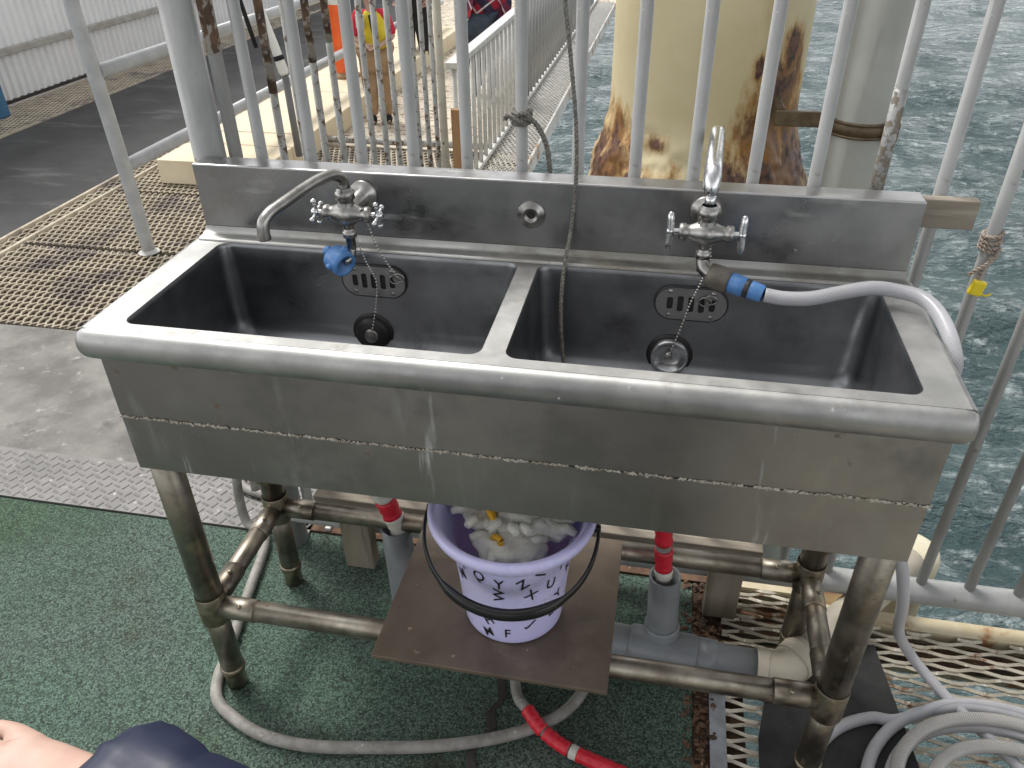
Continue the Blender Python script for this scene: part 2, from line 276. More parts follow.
def cat(pts, n=8, closed=False):
    P = [Vector(p) for p in pts]; out = []
    for i in range(len(P) - 1):
        p0 = P[i - 1] if i > 0 else P[i] * 2 - P[i + 1]; p1 = P[i]; p2 = P[i + 1]; p3 = P[i + 2] if i + 2 < len(P) else P[i + 1] * 2 - P[i]
        for k in range(n):
            t = k / n; out.append(.5 * ((2 * p1) + (-p0 + p2) * t + (2 * p0 - 5 * p1 + 4 * p2 - p3) * t * t + (-p0 + 3 * p1 - 3 * p2 + p3) * t ** 3))
    out.append(P[-1]); return out
def tube(bm, pts, r, seg=14, caps=True, smooth_n=0, uvl=None):
    P = [Vector(p) for p in pts]
    if smooth_n: 
        k = len(P); P2 = cat(P, smooth_n)
        if isinstance(r, (list, tuple)):
            rr = []
            for i in range(k - 1):
                for j in range(smooth_n): rr.append(r[i] + (r[i + 1] - r[i]) * j / smooth_n)
            rr.append(r[-1]); r = rr
        P = P2
    F = frames(P); rings = []; L = 0; Ls = [0]
    for i in range(1, len(P)): L += (P[i] - P[i - 1]).length; Ls.append(L)
    for i, p in enumerate(P):
        rad = r[i] if isinstance(r, (list, tuple)) else r
        T, u, v = F[i]; rings.append([bm.verts.new(p + (u * math.cos(2 * PI * k / seg) + v * math.sin(2 * PI * k / seg)) * rad) for k in range(seg)])
    uv = bm.loops.layers.uv.verify()
    for i in range(len(rings) - 1):
        for k in range(seg):
            f = bm.faces.new((rings[i][k], rings[i][(k + 1) % seg], rings[i + 1][(k + 1) % seg], rings[i + 1][k])); f.smooth = True
            rr0 = r[i] if isinstance(r, (list, tuple)) else r; cir = 2 * PI * rr0
            for lp, (a, b_) in zip(f.loops, ((k, i), (k + 1, i), (k + 1, i + 1), (k, i + 1))): lp[uv].uv = (a / seg * round(cir * 60) / 60 if False else a / seg * cir, Ls[b_])
    if caps:
        for ring, fl in ((rings[0], True), (rings[-1], False)):
            f = bm.faces.new(list(reversed(ring)) if fl else ring)
    return rings
def lathe(bm, prof, c, axis=(0, 0, 1), seg=28):
    """prof: (radius, height) along axis from c"""
    A = Vector(axis).normalized(); u = A.orthogonal().normalized(); v = A.cross(u); c = Vector(c); rings = []
    for rad, h in prof:
        if rad < 1e-6: rings.append([bm.verts.new(c + A * h)])
        else: rings.append([bm.verts.new(c + A * h + (u * math.cos(2 * PI * k / seg) + v * math.sin(2 * PI * k / seg)) * rad) for k in range(seg)])
    for a, b in zip(rings, rings[1:]):
        for k in range(seg):
            k2 = (k + 1) % seg
            if len(a) == 1 and len(b) == 1: continue
            if len(a) == 1: f = bm.faces.new((a[0], b[k2], b[k]))
            elif len(b) == 1: f = bm.faces.new((a[k], a[k2], b[0]))
            else: f = bm.faces.new((a[k], a[k2], b[k2], b[k]))
            f.smooth = True
def sphere(bm, c, r, sc_=(1, 1, 1), sub=2, rot=None):
    rr = bmesh.ops.create_icosphere(bm, subdivisions=sub, radius=r)
    for v in rr['verts']:
        v.co = Vector((v.co.x * sc_[0], v.co.y * sc_[1], v.co.z * sc_[2]))
        if rot is not None: v.co = rot @ v.co
        v.co += Vector(c)
        for f in v.link_faces: f.smooth = True
    return rr['verts']
def wloc(o):
    v = Vector((0, 0, 0))
    while o is not None: v += Vector(o.location); o = o.parent
    return v
def tagp(o, label=None, cat_=None, group=None, kind=None):
    if label: o['label'] = label
    if cat_: o['category'] = cat_
    if group: o['group'] = group
    if kind: o['kind'] = kind
    return o
def thing(name, loc, label, cat_, group=None):
    o = bpy.data.objects.new(name, None); COL.objects.link(o); o.location = loc; o.empty_display_size = .05
    return tagp(o, label, cat_, group)
def ob(name, bm, mat, parent=None, origin=None, bevel=0., label=None, autosmooth=True):
    me = bpy.data.meshes.new(name); bmesh.ops.recalc_face_normals(bm, faces=bm.faces[:]); 
    off = wloc(parent) if parent else Vector((0, 0, 0))
    org = Vector(origin) if origin is not None else off
    bm.transform(Matrix.Translation(-org)); bm.to_mesh(me); bm.free()
    o = bpy.data.objects.new(name, me); COL.objects.link(o)
    for m in (mat if isinstance(mat, (list, tuple)) else [mat]): me.materials.append(m)
    if parent: o.parent = parent
    o.location = org - off
    if bevel:
        b = o.modifiers.new('bevel', 'BEVEL'); b.width = bevel; b.segments = 2; b.limit_method = 'ANGLE'; b.angle_limit = R(40)
    if label: o['label'] = label
    return o
def mesh_from(name, verts, faces, mat, parent=None, smooth=True, kind=None):
    me = bpy.data.meshes.new(name); off = wloc(parent) if parent else Vector((0, 0, 0))
    me.from_pydata([tuple(Vector(v) - off) for v in verts] if parent else verts, [], faces)
    if smooth: me.polygons.foreach_set('use_smooth', [True] * len(me.polygons))
    me.materials.append(mat); me.update()
    o = bpy.data.objects.new(name, me); COL.objects.link(o)
    if parent: o.parent = parent
    if kind: o['kind'] = kind
    return o
def copyc(o, parent, dloc):
    c = o.copy(); COL.objects.link(c); c.parent = parent; c.location = Vector(o.location) + Vector(dloc); return c
def struct(name, bm, mat, bevel=0.):
    o = ob(name, bm, mat, bevel=bevel); o['kind'] = 'structure'; return o
def rrect(x0, y0, x1, y1, r, n=8):
    P = []
    for cx, cy, a0 in ((x1 - r, y1 - r, 0), (x0 + r, y1 - r, 90), (x0 + r, y0 + r, 180), (x1 - r, y0 + r, 270)):
        for k in range(n + 1):
            a = R(a0 + 90 * k / n); P.append((cx + r * math.cos(a), cy + r * math.sin(a)))
    return P
def plate_mesh(outline, holes, z, t, plane='xy'):
    """flat sheet with holes as a bmesh; outline in 2D, thickness t downwards"""
    cu = bpy.data.curves.new('c', 'CURVE'); cu.dimensions = '2D'; cu.fill_mode = 'BOTH'; cu.extrude = t / 2
    for loop in [outline] + list(holes):
        s = cu.splines.new('POLY'); s.points.add(len(loop) - 1)
        for p, (x, y) in zip(s.points, loop): p.co = (x, y, 0, 1)
        s.use_cyclic_u = True
    o = bpy.data.objects.new('c', cu); COL.objects.link(o)
    dg = bpy.context.evaluated_depsgraph_get(); me = bpy.data.meshes.new_from_object(o.evaluated_get(dg))
    bm = bmesh.new(); bm.from_mesh(me); bpy.data.objects.remove(o); bpy.data.meshes.remove(me); bpy.data.curves.remove(cu)
    bmesh.ops.remove_doubles(bm, verts=bm.verts[:], dist=1e-5)
    for v in bm.verts: v.co.z += z - t / 2
    return bm
def rope_bm(bm, pts, r, strands=3, pitch=.03, n=10, seg=6):
    P = cat(pts, n)
    # resample
    out = [P[0]]; step = pitch / 8
    for a, b in zip(P, P[1:]):
        d = (b - a).length
        if d < 1e-7: continue
        k = max(1, int(d / step + .5))
        for i in range(1, k + 1): out.append(a + (b - a) * i / k)
    F = frames(out); L = [0]
    for i in range(1, len(out)): L.append(L[-1] + (out[i] - out[i - 1]).length)
    for s in range(strands):
        q = []
        for p, (T, u, v), l in zip(out, F, L):
            a = 2 * PI * (l / pitch + s / strands); q.append(p + (u * math.cos(a) + v * math.sin(a)) * r * .52)
        tube(bm, q, r * .56, seg)

# ------------------------------------------------------------------ sea
def make_sea():
    def axis(c, n, d0, g):
        a = [0]; d = d0
        while a[-1] < 4000: a.append(a[-1] + d); d *= g
        return [c - x for x in reversed(a[1:])] + [c + x for x in a]
    xs = axis(4, 0, .09, 1.022); ys = axis(4, 0, .09, 1.022)
    waves = []
    rnd = random.Random(3)
    for i in range(26):
        lam = .45 * 1.16 ** i * rnd.uniform(.9, 1.1); lam = min(lam, 9)
        a = R(rnd.gauss(78, 30)); waves.append((math.cos(a) * 2 * PI / lam, math.sin(a) * 2 * PI / lam, .0125 * lam ** .8, rnd.uniform(0, 6.28), lam))
    V = []
    for y in ys:
        for x in xs:
            d = math.hypot(x - 4, y - 4); z = 0
            for kx, ky, A, ph, lam in waves:
                cell = .09 + d * .022
                if lam < cell * 3: continue
                s = math.sin(kx * x + ky * y + ph); z += A * (1 - abs(s)) * 1.5 - A * .75
            V.append((x, y, -3.0 + z))
    nx = len(xs); Fs = [(j * nx + i, j * nx + i + 1, (j + 1) * nx + i + 1, (j + 1) * nx + i) for j in range(len(ys) - 1) for i in range(nx - 1)]
    mesh_from('sea', V, Fs, WATER, kind='structure')
make_sea()

# ------------------------------------------------------------------ deck
bm = bmnew(); box(bm, (-1.9, -.62, -.06), (.885, .431, 0)); struct('turf', bm, TURF)
bm = bmnew(); box(bm, (-3.98, -4, -.08), (.795, -.622, -.004)); box(bm, (-3.98, -.621, -.08), (-1.902, .434, -.004)); struct('unseen_concrete_floor', bm, CONC)  # unseen grey floor, added so the steel reflects less green turf
bm = bmnew(); box(bm, (.0, .4315, -.06), (.885, .455, -.002)); struct('turf_edge', bm, TURF)
# chequer plate with raised bars
def chequer(name, x0, y0, x1, y1, z):
    bm = bmnew(); box(bm, (x0, y0, z - .03), (x1, y1, z))
    p = .0235; nxx = int((x1 - x0) / p); nyy = int((y1 - y0) / p)
    for j in range(nyy + 1):
        for i in range(nxx + 1):
            cx = x0 + (i + .5) * p; cy = y0 + (j + .5) * p
            if cx > x1 - .008 or cy > y1 - .008: continue
            a = R(45 + 20) if (i + j) % 2 else R(-45 + 20); L_, W_, H_ = .0105, .0032, .0016
            ca, sa = math.cos(a), math.sin(a)
            base = [bm.verts.new((cx + ca * L_ * s * k1 - sa * W_ * t * k2, cy + sa * L_ * s * k1 + ca * W_ * t * k2, zz)) for (zz, k1, k2) in ((z + .0002, 1, 1), (z + H_, .7, .35)) for s, t in ((-1, -1), (1, -1), (1, 1), (-1, 1))]
            bm.faces.new(base[4:8])
            for k in range(4): bm.faces.new((base[k], base[(k + 1) % 4], base[4 + (k + 1) % 4], base[4 + k]))
    return struct(name, bm, CHEQ)
chequer('chequer_plate', -1.9, .435, .0, .61, .004)
bm = bmnew(); box(bm, (-1.98, .613, -.06), (-.02, 1.222, 0)); struct('concrete_strip', bm, CONC)
bm = bmnew(); box(bm, (-4.2, .43, -.09), (-.02, 10, -.055)); struct('deck_base', bm, DARK)
bm = bmnew(); box(bm, (-3.1, .50, -.05), (-2.0, 11, .002)); struct('walkway_mat', bm, MAT)
bm = bmnew(); box(bm, (-2.0, .5, -.02), (-1.985, 11, .012)); box(bm, (-3.115, .5, -.02), (-3.1, 11, .012)); struct('walkway_edge_strip', bm, GRIP)
bm = bmnew(); box(bm, (-1.90, 1.225, -.02), (-1.885, 4.2, .010)); struct('grating_edge_bar', bm, GRIP)
def expanded(name, x0, x1, y0, y1, LWD, SP, w, h, along='x', mat=CREAM, tilt=35, z=0., skip=None, n=10):
    """strands of expanded metal; along = direction of the long diamonds"""
    V = []; Fs = []
    a0, a1, b0, b1 = (x0, x1, y0, y1) if along == 'x' else (y0, y1, x0, x1)
    nr = int((b1 - b0) / SP); ns = int((a1 - a0) / LWD * n)
    ct, st = math.cos(R(tilt)), math.sin(R(tilt))
    for j in range(nr + 1):
        bc = b0 + j * SP + SP / 2; sg = 1 if j % 2 else -1; start = len(V); cnt = 0
        for i in range(ns + 1):
            a = a0 + i * LWD / n; t = (i % n) / n; tr = 4 * abs(t - .5) - 1; tr = max(-1, min(1, tr * 1.6)); bb = bc + sg * tr * (SP / 2 - w * .28)
            zz = z - sg * tr * h * .32
            for (du, dv) in ((-w / 2, -h / 2), (w / 2, -h / 2), (w / 2, h / 2), (-w / 2, h / 2)):
                ub = du * ct - dv * st; uz = du * st + dv * ct
                V.append((a, bb + ub, zz + uz - h / 2) if along == 'x' else (bb + ub, a, zz + uz - h / 2))
            cnt += 1
        for i in range(cnt - 1):
            s = start + i * 4
            if skip and skip(*V[s][:2]): continue
            for k in range(4): Fs.append((s + k, s + (k + 1) % 4, s + 4 + (k + 1) % 4, s + 4 + k))
    o = mesh_from(name, V, Fs, mat, smooth=False, kind='structure'); return o
expanded('open_grating', .945, 3.0, -1.4, .456, .0965, .0152, .0062, .0085, 'x', CREAM, 32, skip=lambda x, y: x > 1.13 and y > .401)
expanded('grip_grating', -1.88, .04, 1.228, 1.852, .088, .0150, .0052, .010, 'y', GRIP, -40)
expanded('grip_grating_far', -1.88, .04, 1.866, 2.50, .088, .0150, .0052, .010, 'y', GRIP, -40)
expanded('grip_grating_end', -1.88, .04, 2.515, 3.36, .088, .0150, .0052, .010, 'y', GRIP, -40, n=6)
expanded('grip_grating_strip', -1.982, -1.905, 1.1, 5.0, .088, .0150, .0052, .010, 'y', GRIP, -40, n=6)
expanded('grip_grating_wallside', -3.60, -3.12, .7, 8.0, .088, .0150, .0052, .010, 'y', GRIP, -40, n=6)
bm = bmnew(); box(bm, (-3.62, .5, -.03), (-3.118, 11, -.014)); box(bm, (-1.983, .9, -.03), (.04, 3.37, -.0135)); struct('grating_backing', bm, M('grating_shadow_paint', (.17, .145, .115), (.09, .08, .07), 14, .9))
bm = bmnew(); box(bm, (-1.98, 3.372, -.04), (-.19, 11, 0)); struct('far_deck', bm, DECK_FAR)
bm = bmnew(); tube(bm, [(-1.6, 3.38, .035), (-.2, 3.36, .035)], .018); struct('deck_kerb_bar', bm, RUSTBAR)
# deck edge strip outside the far railing, perforated white plate and edge beam
expanded('edge_grating', -.19, .035, 2.55, 9, .06, .014, .004, .006, 'y', WHITE_RAIL, -20, n=6)
bm = bmnew(); box(bm, (-.19, 2.5, -.05), (.035, 10, -.02)); struct('edge_plate', bm, CREAM)
bm = bmnew(); box(bm, (.036, .46, -.075), (.048, 10, .012)); struct('edge_beam', bm, M('white_beam_paint', (.66, .66, .63), (.52, .5, .46), 8, .6, .1, 0, .2, 50, .002, layers=[((.36, .2, .10), 7, .54, .64, .9, 0)]))
# right side: rusty joint, metal strip, beams
def crumbly(x0, x1, y0, y1, z0, z1, n, seed, smin, smax, bmx):
    rnd = random.Random(seed)
    for i in range(n):
        c = Vector((rnd.uniform(x0, x1), rnd.uniform(y0, y1), rnd.uniform(z0, z1))); r_ = rnd.uniform(smin, smax)
        vs_ = sphere(bmx, c, r_, (rnd.uniform(.6, 1.5), rnd.uniform(.6, 1.5), rnd.uniform(.3, .7)), 1)
        for v in vs_:
            v.co += Vector((rnd.uniform(-1, 1), rnd.uniform(-1, 1), rnd.uniform(-1, 1))) * r_ * .25
            for f in v.link_faces: f.smooth = False
bm = bmnew(); box(bm, (.886, -2, -.09), (.915, .52, -.008)); struct('rusty_deck_joint', bm, RUST)
bm = bmnew(); crumbly(.868, .93, -.25, .46, -.006, .004, 420, 1, .002, .007, bm)
crumbly(.90, .985, .26, .44, -.02, .0, 160, 2, .002, .008, bm); tagp(struct('rust_flakes', bm, RUST), kind='stuff')
bm = bmnew(); box(bm, (.916, -2, -.008), (.945, .20, .003)); struct('metal_edge_strip', bm, M('galvanised_strip', (.42, .45, .5), (.3, .32, .35), 20, .45, .1, .8, .3, 60, .001, layers=[((.2, .12, .07), 16, .6, .7, .9, 0)]))
bm = bmnew(); box(bm, (1.135, .402, -.13), (3, .440, .003)); box(bm, (.946, .458, -.13), (1.134, .475, .003)); struct('grating_edge_beam', bm, CREAM_BEAM)
bm = bmnew(); box(bm, (.92, .362, -.06), (3, .399, -.03)); box(bm, (.92, .43, -.10), (1.13, .456, -.05)); box(bm, (.92, -2, -.16), (.985, .335, -.035)); struct('rusty_beam', bm, RUST)
bm = bmnew(); box(bm, (-.1, .456, -.12), (.93, .53, .004)); struct('rusty_edge_beam', bm, RUST)
bm = bmnew(); box(bm, (-.02, .53, -.3), (1.25, .62, -.10)); struct('yellow_beam', bm, M('yellow_lit_beam_paint', (.26, .18, .07), (.16, .10, .04), 8, .7, .1, 0, .3, 60, .002, layers=[((.14, .05, .03), 8, .54, .64, .9, 0)]))  # yellow paint, with the warm light on the beam put into its colour
bm = bmnew(); box(bm, (-1.0, .44, -.45), (-.9, 10, -.10)); box(bm, (-4.2, -4, -.4), (-4.0, 11, -.1)); box(bm, (.80, -4, -.45), (.885, .45, -.07)); struct('deck_girder', bm, RUST)
# torn seam in the turf
bm = bmnew()
sm = [(.49, -.20), (.50, -.15), (.516, -.12), (.503, -.08), (.512, -.05), (.500, -.02), (.515, .01), (.528, .035), (.520, .07), (.535, .10), (.524, .14), (.545, .21)]
for (xa, ya), (xb, yb) in zip(sm, sm[1:]):
    wdt = random.uniform(.005, .014)
    f = bm.faces.new([bm.verts.new(v) for v in ((xa - wdt, ya, .003), (xa + wdt, ya, .003), (xb + wdt * .8, yb, .003), (xb - wdt * .8, yb, .003))])
struct('turf_tear', bm, DARK)

# ------------------------------------------------------------------ sink
W, D, H = 1.0963, .335, .80
sink = thing('sink', (W / 2, .17, 0), 'long stainless steel double basin wash stand with backsplash on pipe legs', 'sink')
LB = (.041, .030, .536, .3035); RB = (.566, .030, 1.056, .3035)
hA = rrect(*LB, .018); hB = rrect(*RB, .018)
bm = plate_mesh([(-.003, .0105), (W + .003, .0105), (W + .003, D), (-.003, D)], [hA, hB], H, .0025)
for f in bm.faces: f.smooth = False
ob('countertop', bm, STEEL_TOP, sink)
# rolled front edge
bm = bmnew(); n = 10; rr_ = .0215; rings = []
xs_ = [-.012, -.010, -.004, .006, .02, W - .02, W - .006, W + .004, W + .010, W + .012]
sc_r = [.55, .8, .95, 1, 1, 1, 1, .95, .8, .55]
for x, s in zip(xs_, sc_r):
    ring = []
    for k in range(n * 2 + 1):
        a = R(90 + 205 * k / (n * 2)); ring.append(bm.verts.new((x, .010 + math.cos(a) * .017 * s, H - .0227 + math.sin(a) * .0225 * s)))
    rings.append(ring)
for a, b in zip(rings, rings[1:]):
    for k in range(len(a) - 1): f = bm.faces.new((a[k], a[k + 1], b[k + 1], b[k])); f.smooth = True
bm.faces.new(rings[0]); bm.faces.new(list(reversed(rings[-1])))
for s_, x in ((-1, -.004), (1, W + .004)):      # folded side edges
    tube(bm, [(x, .012, H - .009), (x, D, H - .009)], .0085, 12)
ob('rolled_edge', bm, STEEL_TOP, sink)
def basin(hole, label=None):
    x0, y0, x1, y1 = hole; bm = bmnew(); rings = []
    prof = [(0, 0, .018), (.0012, -.002, .0178), (.0022, -.007, .018), (.0032, -.03, .021), (.0045, -.08, .023), (.006, -.130, .024), (.010, -.150, .025), (.018, -.161, .025), (.030, -.1665, .025), (.06, -.168, .02)]
    for ins, dz, r in prof:
        P = rrect(x0 + ins, y0 + ins, x1 - ins, y1 - ins, r, 8); g_ = max(0, min(1, (-dz - .05) / .0635)); rings.append([bm.verts.new((x, y, H + dz + g_ * .0 * ((y - y0) / (y1 - y0) - .5) * 2)) for x, y in P])
    for a, b in zip(rings, rings[1:]):
        for k in range(len(a)): f = bm.faces.new((a[k], a[(k + 1) % len(a)], b[(k + 1) % len(a)], b[k])); f.smooth = True
    f = bm.faces.new(rings[-1]); f.smooth = True
    return ob('basin', bm, STEEL_BASIN, sink)
basin(LB); basin(RB)
# backsplash: box with open back, cove at the foot, sealant joint
bm = bmnew(); hb = .1180
box(bm, (0, D, H + .006), (W, D + .042, H + hb), bev=.0025)
ob('backsplash', bm, STEEL, sink)
bm = bmnew()
prof = [(D - .0305, H + .0006), (D - .029, H + .003), (D - .024, H + .0045), (D - .014, H + .0055), (D - .006, H + .008), (D - .0012, H + .015)]
for (ya, za), (yb, zb) in zip(prof, prof[1:]):
    f = bm.faces.new([bm.verts.new(v) for v in ((0.001, ya, za), (W - .001, ya, za), (W - .001, yb, zb), (.001, yb, zb))]); f.smooth = True
bmesh.ops.remove_doubles(bm, verts=bm.verts[:], dist=1e-5)
ob('cove_strip', bm, M('grimy_stainless', (.42, .42, .40), (.27, .26, .23), 9, .42, .12, 1, .2, 60, .002, layers=[((.2, .17, .12), 12, .58, .7, .8, .1, (.3, 1, 1)), ((.12, .1, .08), 40, .66, .72, .9, 0)]), sink)
# apron
bm = bmnew(); t = .002; y0, y1, zb, zt = .018, .372, .552, H - .004
for lo, hi in (((.001, y0, .6505), (W - .001, y0 + t, zt)), ((.001, y1, zb), (W - .001, y1 + t, zt)), ((.001, y0 + t, zb), (.001 + t, y1, zt)), ((W - .001 - t, y0 + t, zb), (W - .001, y1, zt)),
               ((.001, y0 + .0012, zb), (W - .001, y0 + .0034, .649)), ((.001, y0 + .0034, zb), (W - .001, y0 + .02, zb + .002))): box(bm, lo, hi)
ob('apron', bm, STEEL_APRON, sink)
bm = bmnew(); rnd = random.Random(5)         # crusted weld bead along the seam
for i in range(900):
    x = rnd.uniform(.0, W); sphere(bm, (x, y0 - .0008 + rnd.uniform(-.0006, .0006), .6495 + rnd.gauss(0, .0009)), rnd.uniform(.0009, .0024), (1.3, .7, 1), 1)
for i in range(60):
    y = rnd.uniform(y0, .3); sphere(bm, (W + .0005, y, .6495 + rnd.gauss(0, .001)), rnd.uniform(.0008, .0019), (1, 1, 1), 1)
ob('weld_bead', bm, M('crusted_weld', (.50, .47, .40), (.28, .25, .2), 90, .8, .1, .2), sink)
bm = bmnew(); box(bm, (.002, y0 - .0004, .6485), (W - .002, y0 + .003, .6508)); ob('seam', bm, INNER, sink)
# legs
LX, FY, BY, ZP = .027, .0435, .304, .2215
def leg(x, y, front, label=None):
    bm = bmnew(); tube(bm, [(x, y, .64), (x, y, ZP + .02)], .0235 if front else .0225, 24)
    tube(bm, [(x, y, ZP + .02), (x, y, .045)], .0205, 24)
    o = ob('leg', bm, PIPE, sink, label=label)
    bm = bmnew(); lathe(bm, [(.0245, -.034), (.0256, -.031), (.0256, .029), (.0245, .032)], (x, y, ZP)); ob('tee_fitting', bm, FITTING, o)
    bm = bmnew(); lathe(bm, [(0, 0), (.019, 0), (.0185, .03), (.0225, .047), (.0225, .055), (.019, .058), (0, .058)], (x, y, 0.001)); ob('foot', bm, FITTING, o)
    if not front:
        bm = bmnew(); lathe(bm, [(.022, .0), (.031, .002), (.032, .03), (.030, .05), (.033, .055), (.034, .09), (.028, .1)], (x, y, .30)); ob('collar', bm, FITTING, o)
    return o
leg(LX, FY, True); leg(W - LX, FY, True); leg(LX, BY, False); leg(W - LX, BY, False)
def rail(a, b, r=.0185):
    a, b = Vector(a), Vector(b); bm = bmnew(); tube(bm, [a, b], r, 20)
    d = (b - a).normalized(); L = (b - a).length
    for t0 in (.03, L - .085):
        lathe(bm, [(r, 0), (r + .0016, .001), (r + .0018, .054), (r, .055)], a + d * t0, d)
    o = ob('crossbar', bm, PIPE, sink)
    for t0 in (.06, L - .06):
        bm = bmnew(); s = a + d * t0; up = Vector((0, -.5, .85)).normalized() if abs(d.x) > .5 else Vector((.3, 0, .9)).normalized()
        lathe(bm, [(0, .0045), (.0035, .0045), (.004, .002), (.004, 0)], s + up * (r + .002), up, 10); ob('screw', bm, FITTING, o)
rail((LX, FY, ZP), (W - LX, FY, ZP)); rail((LX, BY, ZP), (W - LX, BY, ZP)); rail((LX, FY, ZP + .001), (LX, BY, ZP + .001), .018); rail((W - LX, FY, ZP + .001), (W - LX, BY, ZP + .001), .018)
# hole cover on backsplash
bm = bmnew(); c = (.549, D - .001, .867)
lathe(bm, [(.0055, .001), (.0085, .0015), (.010, .005), (.0125, .0048), (.0135, .0028), (.0205, .0030), (.0215, .0015), (.0215, -.001)], c, (0, -1, 0), 32)
o = ob('capped_port', bm, CHROME_OLD, sink)
bm = bmnew(); lathe(bm, [(0, .0012), (.0095, .0012)], c, (0, -1, 0)); ob('port_hole', bm, INNER, o)
# overflow grilles on the rear basin walls
def overflow(cx, cz, y):
    t = R(2)
    def to3(bmx):
        for v in bmx.verts: x, yy, z = v.co; v.co = Vector((cx + x, y - z - yy * math.sin(t) * 0 , cz + yy))
    def stad(w, h, n=10): return rrect(-w / 2, -h / 2, w / 2, h / 2, h / 2 - .0005, n)
    slots = []
    for i in range(5):
        x = (i - 2) * .0155; h = .026 if abs(i - 2) < 2 else .020
        slots.append(rrect(x - .0045, -h / 2, x + .0045, h / 2, .0028, 3))
    bm = plate_mesh(stad(.104, .052), slots, .0035, .002); to3(bm); o = ob('overflow_grille', bm, STEEL, sink)
    bm = bmnew(); P = stad(.106, .054); pts = [Vector((cx + a, y - .002, cz + b)) for a, b in P]; tube(bm, pts + [pts[0]], .0018, 8, caps=False); ob('grille_gasket', bm, BLACK, o)
    bm = bmnew()
    P = [bm.verts.new((cx + a, y - .0008, cz + b)) for a, b in stad(.088, .034)]; bm.faces.new(P); ob('overflow_hole', bm, INNER, o)
    for sx in (-1, 1):
        for sz in (-1, 1):
            bm = bmnew(); lathe(bm, [(0, .0012), (.003, .001), (.0034, 0)], (cx + sx * .031, y - .0035, cz + sz * .0195), (0, -1, 0), 10); ob('screw', bm, CHROME_OLD, o)
    return o
overflow(.300, .754, .2985); overflow(.798, .756, .2985)
# drains
DL = (.289, .2975, .658); DR = (.775, .2975, .665)
DN = Vector((0, -.998, .05))
def drain(c, plug):
    bm = bmnew(); lathe(bm, [(.0, .002), (.018, .002), (.024, .003), (.027, .005), (.034, .0045), (.036, .0015)], c, DN, 36)
    o = ob('drain', bm, BLACK if plug else BLACK, sink)
    bm = bmnew()
    if plug: lathe(bm, [(0, .018), (.010, .018), (.013, .015), (.0135, .008)], c, DN, 30); ob('plug_top', bm, CHROME_OLD, o)
    else: lathe(bm, [(0, .006), (.012, .006), (.018, .008), (.024, .012), (.027, .014), (.029, .012), (.030, .004)], c, DN, 36); ob('strainer_cup', bm, CHROME, o)
    if plug:
        bm = bmnew(); lathe(bm, [(.0135, .015), (.024, .014), (.030, .008), (.030, .004)], c, DN, 30); ob('rubber_plug', bm, BLACK, o)
    else:
        bm = bmnew(); lathe(bm, [(0, .020), (.005, .019), (.006, .012), (.002, .010)], Vector(c) + Vector((-0.002, -.002, .008)), DN, 14); box(bm, (c[0] - .008, c[1] - .022, c[2] + .004), (c[0] + .004, c[1] - .012, c[2] + .010), bev=.001); ob('plug_knob', bm, CHROME_OLD, o)
drain(DL, True); drain(DR, False)
def bead_chain(pts, parent=sink, r=.0019, sp=.0052):
    P = cat(pts, 24); bm = bmnew(); acc = 0; last = P[0]; sphere(bm, P[0], r, sub=1)
    for p in P[1:]:
        acc += (p - last).length; last = p
        if acc >= sp: sphere(bm, p, r, sub=1); acc = 0
    tube(bm, P[::3], r * .3, 5); return ob('bead_chain', bm, BEAD, parent)
bead_chain([(.315, .262, .868), (.322, .266, .835), (.332, .276, .80), (.343, .290, .768)])
bead_chain([(.297, .255, .845), (.302, .270, .80), (.308, .286, .76), (.303, .288, .72), (.294, .282, .675)])
bead_chain([(.812, .258, .868), (.814, .262, .84), (.806, .274, .80), (.797, .286, .765), (.787, .286, .72), (.775, .278, .678)])
for c in ((.344, .290, .766), (.338, .291, .762), (.826, .290, .768), (.818, .291, .764)):
    bm = bmnew(); P = [Vector(c) + Vector((math.cos(a) * .009, 0, math.sin(a) * .007)) for a in [2 * PI * k / 16 for k in range(17)]]; tube(bm, P, .0012, 6, caps=False); ob('chain_ring', bm, CHROME_OLD, sink)

